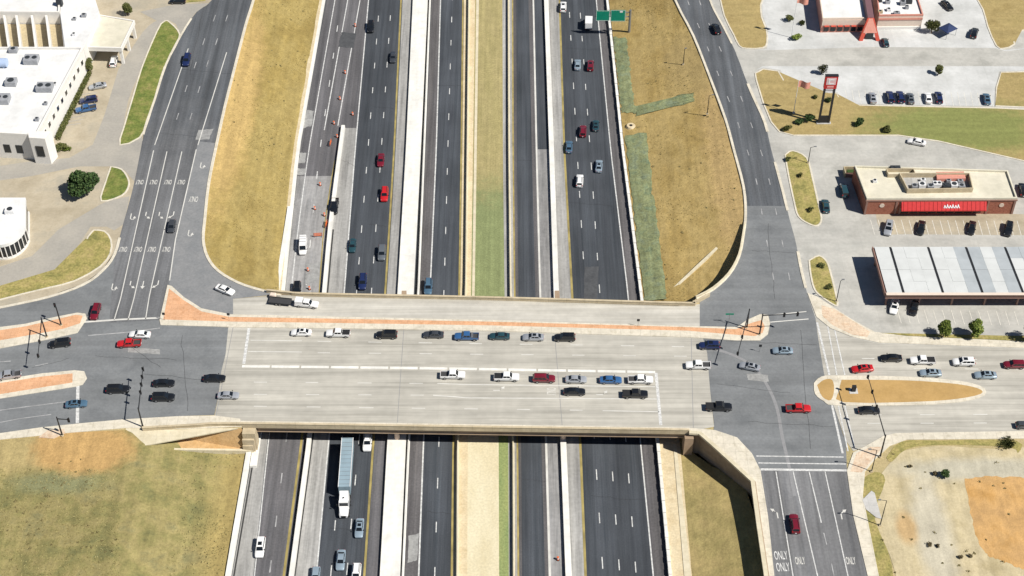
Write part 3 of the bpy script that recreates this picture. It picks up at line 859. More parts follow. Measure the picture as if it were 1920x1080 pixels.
# right-turn island of the upper left corner running out along the deck
paved('median_island', [(314, 534), (322, 536), (345, 557), (378, 578), (432, 589), (600, 593), (920, 600), (1280, 611), (1382, 613), (1400, 600), (1425, 589), (1440, 590), (1444, 606), (1440, 626), (1425, 638), (1380, 638), (1290, 632), (920, 620), (600, 615), (440, 613), (301, 609), (299, 600)], M['kerb'], .16)
paved('island_pavers', [(317, 541), (345, 563), (378, 584), (430, 594), (600, 597), (920, 603), (1280, 613), (1380, 617), (1410, 605), (1428, 600), (1434, 612), (1430, 624), (1415, 630), (1385, 628), (1290, 620), (920, 610), (600, 605), (440, 603), (306, 599)], M['brick'], .17)
# lower pavement of the west street with the dark soil strip
paved('pavement', [(-300, 862), (0, 812), (78, 801), (156, 793), (233, 786), (337, 780), (403, 779), (450, 785), (453, 800), (330, 804), (236, 802), (120, 812), (0, 824), (-300, 880)], M['kerb'], .12)
paved('pavement', [(72, 820), (90, 806), (120, 804), (122, 812), (100, 822)], M['brick_pale'], .13)

# ------------------------------------------------------------------ overpass bridge
BR = empty('overpass_bridge', 'wide pale concrete overpass carrying the cross street over the freeway', 'bridge')
deck_px = [(437, 560), (526, 553), (592, 556), (920, 563), (1269, 574), (1312, 570), (1312, 612), (1326, 662), (1331, 727), (1339, 800), (1292, 810), (870, 804), (453, 798), (403, 790), (403, 778), (410, 737), (415, 696), (423, 664), (428, 614), (437, 592)]
dp = ccw([at(x, y, 0.011) for x, y in deck_px])
mesh('deck', dp, [list(range(len(dp)))], M['deck'], BR)
sp = ccw([at(x, y, .016) for x, y in [(437, 561), (526, 555), (592, 558), (920, 565), (1269, 576), (1312, 577), (1312, 612), (920, 600), (600, 593), (437, 590)]])
mesh('slip_deck', sp, [list(range(len(sp)))], M['deck_slip'], BR)
slab = [at(x, y, 0) for x, y in [(520, 552), (592, 556), (920, 563), (1269, 574), (1298, 574), (1294, 810), (870, 804), (450, 798)]]
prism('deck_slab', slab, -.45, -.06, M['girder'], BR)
# girders under the slab
for i in range(14):
    t = (i + .12) / 13.5
    a = at(456, 796, 0).lerp(at(535, 556, 0), t); c = at(1292, 808, 0).lerp(at(1290, 577, 0), t)
    a.z = c.z = -.46
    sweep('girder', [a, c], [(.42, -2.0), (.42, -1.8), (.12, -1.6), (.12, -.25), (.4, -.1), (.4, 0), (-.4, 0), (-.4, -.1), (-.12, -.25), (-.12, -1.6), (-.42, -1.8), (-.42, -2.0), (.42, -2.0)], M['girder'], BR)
# parapets
par = [(.18, -.5), (.24, -.1), (.18, .0), (.18, .85), (.26, .88), (.26, 1.05), (-.26, 1.05), (-.26, .88), (-.18, .85), (-.18, -.5)]
front = [at(x, y, 0) for x, y in smoothline([(268, 806), (360, 801), (453, 798), (870, 804), (1292, 810)], 6)]
sweep('front_parapet', [p + Vector((0, -.1, 0)) for p in front], par, M['parapet'], BR)
back = [at(x, y, 0) for x, y in smoothline([(500, 549), (540, 553), (592, 556), (920, 563), (1269, 573), (1300, 571), (1330, 556)], 6)]
sweep('back_parapet', [p + Vector((0, .12, 0)) for p in back], par, M['parapet'], BR)
sw = ccw([at(x, y, .15) for x, y in [(404, 784), (453, 789), (870, 795), (1292, 802), (1338, 806), (1320, 812), (1292, 808), (870, 802), (453, 796), (404, 795)]])
prism('footway', sw, -.02, .15, M['kerb'], BR)
# abutments, bent caps and columns
for (a, b2) in (((521, 553), (450, 798)), ((1293, 574), (1292, 810))):
    A_, B_ = at(*a, 0), at(*b2, 0)
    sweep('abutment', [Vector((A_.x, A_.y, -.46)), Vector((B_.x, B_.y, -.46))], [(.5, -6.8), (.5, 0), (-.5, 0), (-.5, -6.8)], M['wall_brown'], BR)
for k in ({555: 760, 830: 745}, {555: 1043, 830: 1056}):
    ys = [826, 782, 738, 694, 650, 606, 575]
    pts = [at(lerp_knots(k, y), y, ZF) for y in ys]
    for p in pts:
        mb = MB(); mb.tube((p.x, p.y, ZF - .3), (p.x, p.y, -3.4), .6, n=14)
        mb.obj('column', M['column'], BR, smooth=True)
    d = (pts[-1] - pts[0]).normalized()
    a = pts[0] - d * 1.0; c = pts[-1] + d * 1.2
    a.z = c.z = -3.5
    sweep('bent_cap', [a, c], [(.6, 0), (.6, 1.02), (-.6, 1.02), (-.6, 0), (.6, 0)], M['girder'], BR)
# stepped wing block at the lower left bridge end
for (x0, x1, y, zt, zb) in ((455, 479, 806, -.5, -6.5), (455, 477, 818, -2.2, -6.8), (456, 475, 829, -4.0, -7.0)):
    A_, B_ = at(x0, y, zt), at(x1, y, zt)
    mb = MB().box(A_.x, B_.x, A_.y - 1.2, A_.y + 1.6, zb, zt)
    mb.obj('wing_block', M['parapet'], BR)
A_ = at(1292, 822, -2.2)
MB().box(A_.x - 1.2, A_.x + .8, A_.y - 1.6, A_.y + 2.0, -7, -.48).obj('wing_block', M['girder'], BR)
# raised centre strip in cast lengths
cl = [at(x, y, .011) for x, y in smoothline([(452, 687), (660, 689), (816, 691), (1000, 694), (1230, 698)], 8)]
L = [0.0]
for i in range(len(cl) - 1): L.append(L[-1] + (cl[i + 1] - cl[i]).length)
seg = resample(cl, 15)
for i in range(14):
    a = seg[i].lerp(seg[i + 1], .03); c = seg[i].lerp(seg[i + 1], .97)
    sweep('centre_strip', [a, c], wall_prof(.75, .06, -.008), M['white_conc'], BR)
# deck markings (paint on the deck)
zd = .022
def dline(pts, wd, mat, name='lane_line', par=BR, z=zd):
    return ribbon(name, [at(x, y, z) for x, y in pts], wd, mat, par)
dline([(467, 615), (457, 682)], .7, M['paint'], 'stop_line')
dline([(1230, 699), (1239, 797)], .7, M['paint'], 'stop_line')
dline([(470, 638), (566, 639)], .22, M['paint_faint']); dline([(465, 659), (566, 660)], .25, M['paint_faint'])
dline([(820, 719), (880, 721), (1228, 725)], .26, M['paint_faint'])
dline([(812, 741), (880, 746), (1233, 748)], .26, M['paint_faint'])
dline([(1130, 770), (1236, 772)], .26, M['paint_faint'])
for (yl, x0, x1) in (([(470, 638), (1300, 650)], 580, 1290), ([(465, 660), (1300, 668)], 580, 1290), ([(430, 716), (820, 719)], 460, 800), ([(430, 739), (820, 741)], 460, 800), ([(430, 761), (1240, 771)], 460, 1110)):
    (xa, ya), (xb, yb) = yl
    f = lambda x: ya + (yb - ya) * (x - xa) / (xb - xa)
    dashes([at(x0, f(x0), zd), at(x1, f(x1), zd)], 12.2, 3.2, .22, M['paint_faint'], BR, 2, 0)
# transverse deck joints over the bents
for (xa, ya, xb, yb) in ((437, 592, 404, 786), (757, 597, 745, 792), (1040, 606, 1054, 797), (1296, 612, 1300, 802)):
    dline([(xa, ya + 22), (xb, yb)], .12, M['seam'], 'deck_joint', BR, .0185)

# ------------------------------------------------------------------ right plateau paving
R_EDGE = smoothline([(1268, -160), (1300, -80), (1331, 0), (1340, 21), (1358, 54), (1379, 97), (1397, 145), (1412, 181), (1434, 230), (1446, 280), (1456, 316), (1467, 357), (1481, 413), (1492, 454), (1503, 510), (1514, 552), (1520, 570), (1529, 596), (1557, 617), (1597, 633), (1647, 644), (1920, 654), (2250, 664)], 3)
poly('parking_lot', R_EDGE + [(2250, -160)], -.004, M['lot_concrete'])
poly('parking_lot', [(1425, -60), (1840, -60), (1842, 20), (1850, 50), (1866, 88), (1886, 94), (2100, 70), (2100, 126), (1873, 134), (1866, 170), (1864, 199), (1718, 197), (1580, 194), (1570, 173), (1509, 170), (1478, 161), (1463, 131), (1432, 127), (1410, 133), (1395, 95), (1438, 92), (1440, 55), (1430, 30)], .004, M['lot_white'])
poly('driveway', [(1380, 100), (1400, 94), (1440, 94), (1640, 88), (1866, 90), (1886, 96), (2100, 70), (2100, 126), (1860, 124), (1450, 124), (1430, 124), (1405, 138), (1394, 135)], .010, M['lot_concrete'])
FRONT_R = poly('frontage_road', [p for p in RTOP if p[1] < 385] + [(1398, 386), (1474, 386)] + [p for p in R_EDGE if p[1] < 384][::-1], .006, M['frontage_dark'])
MID = [p for p in RTOP if p[1] > 386 and p[1] < 560]
CROSS_R = poly('crossroads', [(1474, 384), (1398, 384)] + MID + [(1312, 562), (1312, 614), (1326, 662), (1331, 727), (1339, 794), (1338, 808), (1380, 822), (1408, 850), (1424, 880), (1438, 967), (1452, 1080), (1470, 1220), (1656, 1220), (1627, 1080), (1600, 967), (1588, 880), (1586, 830), (1563, 760), (1545, 700), (1535, 640), (1529, 596), (1520, 570), (1514, 552), (1503, 510), (1492, 454), (1481, 413)], .006, M['asphalt_cross'])
SOUTH = poly('frontage_road', [(1424, 882), (1438, 967), (1452, 1080), (1470, 1220), (1656, 1220), (1627, 1080), (1600, 967), (1588, 882)], .010, M['frontage_mid'])
EAST = poly('cross_street', [(1586, 826), (1563, 760), (1545, 700), (1535, 640), (1529, 596), (1557, 617), (1597, 633), (1647, 644), (1920, 654), (2250, 664), (2250, 815), (1920, 808), (1680, 812), (1655, 818), (1620, 838), (1600, 846)], .002, M['deck'])
poly('forecourt', smoothline([(1642, 402), (1700, 400), (1930, 402), (1960, 440), (1925, 441), (1700, 439), (1655, 437), (1642, 402)], 2)[:-1], .006, M['lot_tan'])
# pavements
paved('pavement', [(1514, 549), (1532, 556), (1566, 578), (1600, 600), (1640, 622), (1700, 630), (1920, 640), (2250, 650), (2250, 662), (1920, 652), (1647, 642), (1597, 631), (1557, 615), (1531, 594), (1521, 568)], M['kerb'], .12)
paved('pavement', [(1540, 572), (1566, 580), (1600, 602), (1632, 622), (1626, 632), (1597, 627), (1560, 609), (1542, 592)], M['brick_pale'], .13)
paved('pavement', [(1300, 806), (1340, 806), (1382, 820), (1410, 850), (1426, 882), (1440, 967), (1452, 1080), (1470, 1220), (1454, 1220), (1436, 1080), (1422, 985), (1412, 905), (1380, 874), (1345, 842), (1313, 814), (1300, 812)], M['kerb'], .13)
paved('pavement', [(2250, 816), (2250, 828), (1920, 822), (1700, 824), (1668, 836), (1640, 862), (1622, 884), (1618, 930), (1632, 1000), (1648, 1080), (1676, 1220), (1656, 1220), (1627, 1080), (1600, 967), (1588, 882), (1600, 848), (1620, 838), (1655, 818), (1680, 812), (1920, 808)], M['kerb'], .12)
paved('pavement', [(1606, 850), (1632, 838), (1655, 838), (1636, 862), (1615, 886), (1594, 884)], M['brick_pale'], .13)
kerb(RTOP[:-3], .7, .16)
kerb([p for p in R_EDGE if p[1] < 88], .6, .15)
kerb([p for p in R_EDGE if 150 < p[1] < 250], .8, .15)
kerb([p for p in R_EDGE if 300 < p[1] < 400], .7, .15)
kerb([p for p in R_EDGE if 470 < p[1] < 552], .7, .15)
# grass islands and verges
island([(1349, -10), (1425, -10), (1426, 10), (1428, 33), (1437, 56), (1438, 80), (1430, 90), (1400, 91), (1386, 86), (1376, 66), (1358, 30)], M['grass_lot'], smooth=2)
island([(1418, 150), (1416, 138), (1431, 130), (1459, 134), (1476, 163), (1509, 172), (1568, 175), (1580, 197), (1718, 200), (1866, 203), (2240, 220), (2240, 395), (1920, 302), (1760, 265), (1684, 254), (1488, 254), (1461, 247), (1446, 229), (1431, 193)], M['grass_lot'], smooth=0)
island([(1826, -10), (2100, -10), (2100, 50), (1916, 57), (1902, 83), (1882, 91), (1868, 86), (1852, 50), (1843, 18)], M['grass_lot'], smooth=2)
island([(1877, 136), (2240, 128), (2240, 214), (1866, 199), (1868, 165)], M['grass_lot'], smooth=0)
island([(1472, 291), (1486, 283), (1512, 296), (1522, 329), (1533, 377), (1540, 410), (1533, 423), (1517, 420), (1497, 406), (1489, 379), (1478, 327)], M['grass_olive'])
island([(1517, 489), (1535, 480), (1550, 491), (1558, 515), (1567, 552), (1570, 572), (1560, 570), (1536, 553), (1526, 540), (1520, 515)], M['grass_olive'])
paved('verge', [(1650, 624), (1920, 630), (2250, 638), (2250, 648), (1920, 639), (1700, 629)], M['grass_olive'], .14)
# east median: a nose, a gap for the crossing, and the long bed
paved('median_island', smoothline([(1526, 718), (1540, 706), (1573, 704), (1697, 706), (1800, 714), (1846, 728), (1834, 746), (1747, 758), (1573, 760), (1545, 752), (1528, 738), (1526, 718)], 3)[:-1], M['kerb'], .12)
paved('median_bed', smoothline([(1532, 722), (1545, 712), (1560, 712), (1564, 730), (1558, 750), (1542, 744), (1532, 722)], 3)[:-1], M['median_dirt'], .13)
paved('median_bed', smoothline([(1578, 712), (1697, 713), (1795, 720), (1840, 731), (1828, 742), (1747, 752), (1582, 754), (1574, 732), (1578, 712)], 3)[:-1], M['median_dirt'], .13)
# bottom right dirt lot
poly('dirt_lot', smoothline([(1690, 846), (1760, 836), (1880, 842), (2250, 850), (2250, 1220), (1715, 1220), (1690, 1120), (1668, 1040), (1640, 985), (1634, 930), (1655, 885), (1690, 846)], 3)[:-1], .0, M['lot_dirt'])
def ragged(px, amp, n, seed):
    rg = random.Random(seed); out = []
    for i in range(len(px)):
        (xa, ya), (xb, yb) = px[i], px[(i + 1) % len(px)]
        for j in range(n):
            t = j / n
            out.append((xa + (xb - xa) * t + rg.uniform(-amp, amp), ya + (yb - ya) * t + rg.uniform(-amp, amp)))
    return out
poly('bare_subsoil', ragged([(1808, 896), (1860, 893), (1935, 897), (2250, 905), (2250, 1120), (1960, 1075), (1912, 1064), (1878, 1052), (1850, 1040), (1830, 1008), (1820, 962)], 2.2, 7, 5), .010, M['lot_orange'])
poly('verge', smoothline([(1662, 858), (1690, 828), (1760, 826), (1905, 826), (1908, 850), (1890, 838), (1760, 834), (1700, 842), (1672, 866), (1662, 858)], 3)[:-1], .012, M['grass_olive'])
poly('verge', smoothline([(1608, 905), (1640, 885), (1660, 900), (1640, 960), (1650, 1000), (1672, 1060), (1690, 1220), (1676, 1220), (1648, 1080), (1630, 1000), (1612, 940), (1608, 905)], 3)[:-1], .016, M['grass_olive'])
pd = paved('concrete_pad', [(1617, 937), (1634, 920), (1640, 924), (1653, 973), (1643, 970), (1624, 955)], M['pad'], .14)

# ------------------------------------------------------------------ painted marks away from the bridge
ZM = .024
def rl(pts, wd, mat, par, name='lane_line', z=ZM): return ribbon(name, [at(x, y, z) for x, y in pts], wd, mat, par)
# left frontage road
rl([(353, 91), (290, 272)], .26, M['paint_faint'], FRONT_L); rl([(425, 98), (371, 272)], .26, M['paint_faint'], FRONT_L)
for (x, y) in ((402, 34), (425, 34), (382, 78), (406, 78), (366, 122), (389, 119), (349, 166), (373, 168), (333, 218), (358, 218), (420, -6), (444, -6)):
    rl([(x + 2, y - 6), (x - 2, y + 6)], .24, M['paint_worn'], FRONT_L, 'lane_dash')
rl([(288, 282), (226, 560), (214, 600)], .24, M['paint_faint'], FR_MID); rl([(313, 284), (251, 560), (240, 600)], .24, M['paint_faint'], FR_MID)
rl([(341, 284), (280, 555), (273, 598)], .24, M['paint_faint'], FR_MID); rl([(368, 280), (329, 449), (318, 526)], .28, M['paint_faint'], FR_MID)
rl([(155, 604), (225, 599), (299, 596)], .55, M['paint_faint'], WEST, 'stop_line')
rl([(165, 629), (240, 623), (300, 615)], .3, M['paint_worn'], WEST, 'crossing_line')
rl([(146, 723), (145, 793)], .75, M['paint'], WEST, 'stop_line')
rl([(-20, 772), (38, 764), (126, 753)], .24, M['paint_worn'], WEST); rl([(-20, 796), (36, 785), (96, 777)], .24, M['paint_worn'], WEST)
rl([(-20, 680), (20, 677)], .24, M['paint_worn'], WEST, 'lane_dash'); rl([(66, 686), (90, 681)], .24, M['paint_worn'], WEST, 'lane_dash')
# right frontage road dashes
k1 = {-40: 1290, 30: 1309, 100: 1347, 170: 1362, 230: 1385, 300: 1413, 360: 1427, 420: 1431, 480: 1448}
for (k, dx) in ((({-60: 1272, 0: 1288, 60: 1315, 150: 1351, 220: 1380, 290: 1404, 340: 1419, 420: 1432, 520: 1450}), 0), (({-60: 1294, 0: 1310, 60: 1336, 150: 1377, 220: 1404, 290: 1429, 340: 1443, 420: 1460, 520: 1480}), 0)):
    pth = [at(lerp_knots(k, y), y, ZM) for y in range(-50, 540, 20)]
    dashes(pth, 12.2, 2.6, .24, M['paint_worn'], FRONT_R, 3, 0)
# crossings of the right crossroads
for pts, wd in (([(1443, 591), (1512, 584)], .3), ([(1444, 604), (1516, 598)], .3)): rl(pts, wd, M['paint_faint'], CROSS_R, 'crossing_line')
for pts, wd in (([(1532, 604), (1555, 703)], .5), ([(1552, 612), (1569, 703)], .3), ([(1565, 618), (1584, 703)], .3), ([(1560, 760), (1580, 850)], .5), ([(1572, 760), (1590, 846)], .3), ([(1584, 760), (1602, 838)], .3)):
    rl(pts, wd, M['paint'], CROSS_R, 'crossing_line', .028)
for pts, wd in (([(1418, 855), (1582, 857)], .3), ([(1422, 868), (1586, 870)], .3), ([(1426, 880), (1588, 882)], .6)): rl(pts, wd, M['paint'], CROSS_R, 'crossing_line', .028)
seam = smoothline([(1323, 653), (1352, 658), (1380, 668), (1405, 682), (1426, 703), (1445, 735), (1458, 770), (1467, 820), (1478, 868), (1490, 930)], 4)
rl(seam, .75, M['seam'], CROSS_R, 'patched_seam', .016)
for pts in ([(1455, 884), (1487, 1080), (1508, 1220)], [(1487, 884), (1533, 1080), (1566, 1220)], [(1517, 884), (1540, 980)], [(1547, 884), (1590, 1080), (1620, 1220)]):
    rl(pts, .24, M['paint'], SOUTH)
pth = [at(1541, 985, ZM), at(1560, 1060, ZM), at(1590, 1220, ZM)]
dashes(pth, 8, 3, .2, M['paint_worn'], SOUTH, 2, 0)
# east street faint lane lines
for (ya, yb) in ((672, 676), (690, 694)):
    dashes([at(1600, ya, ZM), at(2100, yb, ZM)], 12.2, 3.2, .22, M['paint_faint'], EAST, 2, 0)
for (ya, yb) in ((778, 776), (794, 792)):
    dashes([at(1610, ya, ZM), at(2100, yb, ZM)], 12.2, 3.2, .22, M['paint_faint'], EAST, 2, 0)

# sealed cracks, repairs and stains on the roads
M['crack'] = plain('bitumen_seal', (.028, .029, .031), .6)
M['patch_dark'] = ground('dark_repair', [(.06, .063, .068), (.085, .088, .093)], .6, fine=(.1, 2), bump=.05)
M['patch_pale'] = ground('pale_repair', [(.24, .24, .235), (.33, .33, .32)], .5, fine=(.15, 1.5), bump=.05)
def crack(a, b_, z, par, seed, wd=.065):
    rg = random.Random(seed); n = 9
    P = []
    for i in range(n + 1):
        t = i / n
        p = at(a[0] + (b_[0] - a[0]) * t, a[1] + (b_[1] - a[1]) * t, z)
        P.append(p + Vector((rg.uniform(-.25, .25), rg.uniform(-.25, .25), 0)))
    ribbon('sealed_crack', P, wd, M['crack'], par)
for i, (a, b_) in enumerate([((232, 640), (300, 690)), ((180, 668), (330, 674)), ((340, 630), (352, 770)), ((60, 690), (130, 672)), ((270, 700), (420, 716))]): crack(a, b_, ZM - .004, WEST, i)
for i, (a, b_) in enumerate([((1360, 640), (1530, 646)), ((1345, 720), (1480, 736)), ((1400, 790), (1560, 800)), ((1500, 620), (1520, 840)), ((1440, 420), (1452, 560)), ((1410, 470), (1490, 474))]): crack(a, b_, ZM - .004, CROSS_R, i + 20)
for i, (a, b_) in enumerate([((300, 250), (372, 256)), ((335, 130), (432, 138)), ((378, 30), (356, 140))]): crack(a, b_, ZM - .004, FRONT_L, i + 40)
for i, (a, b_) in enumerate([((640, 300), (668, 312)), ((700, 200), (744, 204)), ((690, 420), (726, 425)), ((820, 160), (862, 161)), ((1066, 380), (1150, 386)), ((1060, 90), (1118, 93)), ((620, 990), (688, 996)), ((1110, 930), (1212, 938)), ((800, 960), (846, 962)), ((975, 900), (1024, 902)), ((968, 300), (1000, 301))]): crack(a, b_, ZF + .027, FW, i + 60)
def patch(px, z, mat, par, seed):
    pts = ccw([at(x, y, z) for x, y in ragged_px(px, .8, 5, seed)])
    mesh('road_repair', pts, [tuple(range(len(pts)))], mat, par)
def ragged_px(px, amp, n, seed):
    rg = random.Random(seed); out = []
    for i in range(len(px)):
        (xa, ya), (xb, yb) = px[i], px[(i + 1) % len(px)]
        for j in range(n):
            t = j / n
            out.append((xa + (xb - xa) * t + rg.uniform(-amp, amp), ya + (yb - ya) * t + rg.uniform(-amp, amp)))
    return out
for i, (px, mt, zz, par) in enumerate([
    ([(575, 206), (588, 208), (584, 236), (568, 240)], 'patch_pale', ZF + .0235, FW), ([(563, 286), (574, 287), (572, 306), (560, 306)], 'patch_pale', ZF + .0235, FW),
    ([(556, 316), (574, 316), (572, 328), (554, 328)], 'patch_pale', ZF + .0235, FW), ([(574, 495), (600, 492), (596, 530), (572, 532)], 'patch_pale', ZF + .0235, FW),
    ([(766, 1005), (786, 1000), (782, 1050), (764, 1056)], 'patch_pale', ZF + .0235, FW), ([(372, 243), (400, 242), (392, 262), (366, 262)], 'patch_pale', .0175, FRONT_L),
    ([(640, 60), (668, 62), (662, 90), (634, 88)], 'patch_dark', ZF + .0235, FW), ([(1095, 560), (1120, 560), (1122, 500), (1096, 500)], 'patch_dark', ZF + .0235, FW),
    ([(1400, 700), (1440, 703), (1442, 716), (1402, 712)], 'patch_pale', .0175, CROSS_R), ([(240, 652), (300, 655), (300, 664), (240, 661)], 'patch_pale', .0175, WEST)]): patch(px, zz, M[mt], par, i)
# parking stall lines
def stalls(p0, p1, n, dpx, par_name):
    for i in range(n):
        t = i / (n - 1)
        x, y = p0[0] + (p1[0] - p0[0]) * t, p0[1] + (p1[1] - p0[1]) * t
        o = ribbon('stall_line', [at(x, y, .02), at(x + dpx[0], y + dpx[1], .02)], .16, M['paint_worn' if par_name == 'tan' else 'stall_paint'], None, 0)
        o['kind'] = 'structure'
stalls((150, 178), (120, 236), 9, (32, -5), 'tan')
stalls((1590, 195), (1862, 200), 23, (-5, -26), 'white')
stalls((1640, 440), (1915, 442), 20, (-8, -28), 'white')
stalls((1690, 606), (1910, 610), 14, (-8, -26), 'white')
# turn arrows and the word ONLY, painted on the roads
def arrow_shape(kind):
    """Flat arrow about 3 m long, pointing along +Y, as polygons."""
    if kind == 'left': s = -1
    elif kind == 'right': s = 1
    else: s = 0
    if s == 0:
        return [[(-.12, -1.4), (.12, -1.4), (.12, .5), (-.12, .5)], [(-.55, .5), (.55, .5), (0, 1.5)]]
    if kind in ('left', 'right'):
        return [[(-.13, -1.4), (.13, -1.4), (.13, .1), (-.13, .1)], [(-.13, .1), (.13, .1), (s * .75 if s > 0 else .13, .75), (s * .55, .95) if s > 0 else (-.13, .95)],
                [(-.13, .1), (.13, .1), (s * .75, .62), (s * .62, .95)], [(s * .45, 1.15), (s * .9, .35), (s * 1.35, 1.25)]]
def arrow(px, py, dpx, kind, par, sc=1.0, mat=None):
    o = at(px, py, .03)
    d = at(px + dpx[0], py + dpx[1], .03) - o
    d.z = 0; d.normalize()
    r = Vector((d.y, -d.x, 0))
    mb = MB()
    polys = arrow_shape(kind) if kind != 'uturn' else arrow_shape('left')
    if kind == 'uturn':
        polys = [[(-.13, -1.4), (.13, -1.4), (.13, .5), (-.13, .5)], [(-.13, .5), (.13, .5), (-.2, 1.0), (-.35, .8)], [(-.35, .8), (-.2, 1.0), (-.95, 1.0), (-.8, .8)], [(-.8, .8), (-.95, 1.0), (-1.15, .5), (-.9, .5)], [(-1.5, .5), (-.6, .5), (-1.02, -.4)]]
    if kind in ('left', 'right'): polys = [polys[0], polys[2], polys[3]]
    for k, p in enumerate(polys):
        V = ccw([Vector((o.x + (r * a + d * b2).x * sc, o.y + (r * a + d * b2).y * sc, 0)) for a, b2 in p])
        for v in V: v.z = .03 + .004 * k
        mb.add(V, [tuple(range(len(V)))])
    return mb.obj('turn_arrow', mat or M['paint_faint'], par)
WORD = {}
def word(txt, px, py, dpx, par, wide=1.9, tall=1.9, mat=None):
    mat = mat or M['paint_faint']
    if (txt, mat.name) not in WORD:
        cu = bpy.data.curves.new('painted_word', 'FONT')
        cu.body = txt; cu.offset = .012; cu.align_x = 'CENTER'; cu.align_y = 'CENTER'
        t_ = bpy.data.objects.new('painted_word_source', cu)
        C.objects.link(t_)
        dg = bpy.context.evaluated_depsgraph_get()
        me = bpy.data.meshes.new_from_object(t_.evaluated_get(dg))
        me.name = 'painted_word'
        me.materials.clear(); me.materials.append(mat)
        bpy.data.objects.remove(t_)
        WORD[(txt, mat.name)] = me
    o = link('painted_word', WORD[(txt, mat.name)], par)
    p = at(px, py, .034)
    d = at(px + dpx[0], py + dpx[1], .034) - p
    o.location = p
    o.rotation_euler = (0, 0, math.atan2(d.y, d.x) - math.pi / 2)
    o.scale = (wide / (.62 * len(txt)), tall / .72, 1)
    return o
SD = (-22, 100)
for x, y in ((262, 341), (288, 341), (315, 341), (340, 341), (231, 467), (259, 467), (285, 467), (312, 467)): word('ONLY', x, y, SD, FR_MID)
for x, y, k in ((245, 407, 'uturn'), (273, 404, 'left'), (298, 404, 'left'), (325, 403, 'right'), (210, 539, 'uturn'), (244, 534, 'left'), (268, 534, 'straight'), (296, 533, 'right')): arrow(x, y, SD, k, FR_MID)
word('ONLY', 363, 373, SD, FR_MID, 2.2, 2.2); arrow(376, 311, SD, 'uturn', FR_MID); arrow(353, 438, SD, 'uturn', FR_MID)
arrow(1457, 962, (-20, -100), 'left', SOUTH); arrow(1577, 964, (-20, -100), 'right', SOUTH)
for x, y in ((1500, 1052), (1595, 1052)): word('ONLY', x, y, (-20, -100), SOUTH)
word('ONLY', 1468, 1064, (-20, -100), SOUTH, 2.6, 2.2, M['paint']); word('ONLY', 1464, 1042, (-20, -100), SOUTH, 2.6, 2.2, M['paint'])
word('ONLY', 1033, 734, (100, 1), BR, 2.2, 2.2, M['paint_faint'])
arrow(936, 732, (100, 1), 'left', BR, 1, M['paint_faint']); arrow(1129, 740, (100, 1), 'left', BR, 1, M['paint_faint'])

# ------------------------------------------------------------------ vehicles
def grid_body(stations):
    """Closed shell lofted through stations (x, half width, z bottom, z belt, z top, half top width)."""
    V, F = [], []
    for (x, w_, zb, zs, zt, tw) in stations:
        V += [(x, -w_ * .88, zb), (x, -w_, zb + (zs - zb) * .35), (x, -w_ * .985, zs), (x, -tw, zt), (x, 0, zt + .03), (x, tw, zt), (x, w_ * .985, zs), (x, w_, zb + (zs - zb) * .35), (x, w_ * .88, zb)]
    k = 9
    for i in range(len(stations) - 1):
        for j in range(k):
            a, b2 = i * k + j, i * k + (j + 1) % k
            F.append((a, b2, b2 + k, a + k))
    F.append(tuple(range(k))[::-1]); n = len(stations) - 1
    F.append(tuple(range(n * k, n * k + k)))
    return V, F
def cab_points(rb, rr, rf, fb, zb, zr, wb, wr):
    b_ = [(rb, -wb, zb), (fb, -wb, zb), (fb, wb, zb), (rb, wb, zb)]
    t_ = [(rr, -wr, zr), (rf, -wr, zr), (rf, wr, zr), (rr, wr, zr)]
    return [Vector(v) for v in b_], [Vector(v) for v in t_]
def pane(B, T, i, j, u0, u1, v0, v1, off=.014):
    """Quad on the face between base corners i, j and top corners i, j."""
    def P(u, v): return B[i].lerp(B[j], u).lerp(T[i].lerp(T[j], u), v)
    q = [P(u0, v0), P(u1, v0), P(u1, v1), P(u0, v1)]
    n = (q[1] - q[0]).cross(q[3] - q[0]).normalized()
    cc = sum(B, Vector()) / 4
    if n.dot(q[0] - Vector((cc.x, cc.y, q[0].z))) < 0: n = -n
    return [p + n * off for p in q]
def wheel_mesh(r, wd):
    mb = MB()
    mb.tube((0, -wd / 2, 0), (0, wd / 2, 0), r, n=14, mi=0)
    for s in (-1, 1): mb.tube((0, s * wd / 2, 0), (0, s * (wd / 2 + .012), 0), r * .62, n=10, mi=1)
    return mb.data('wheel', [M['tyre'], M['rim']], smooth=True)
TYPES = {}
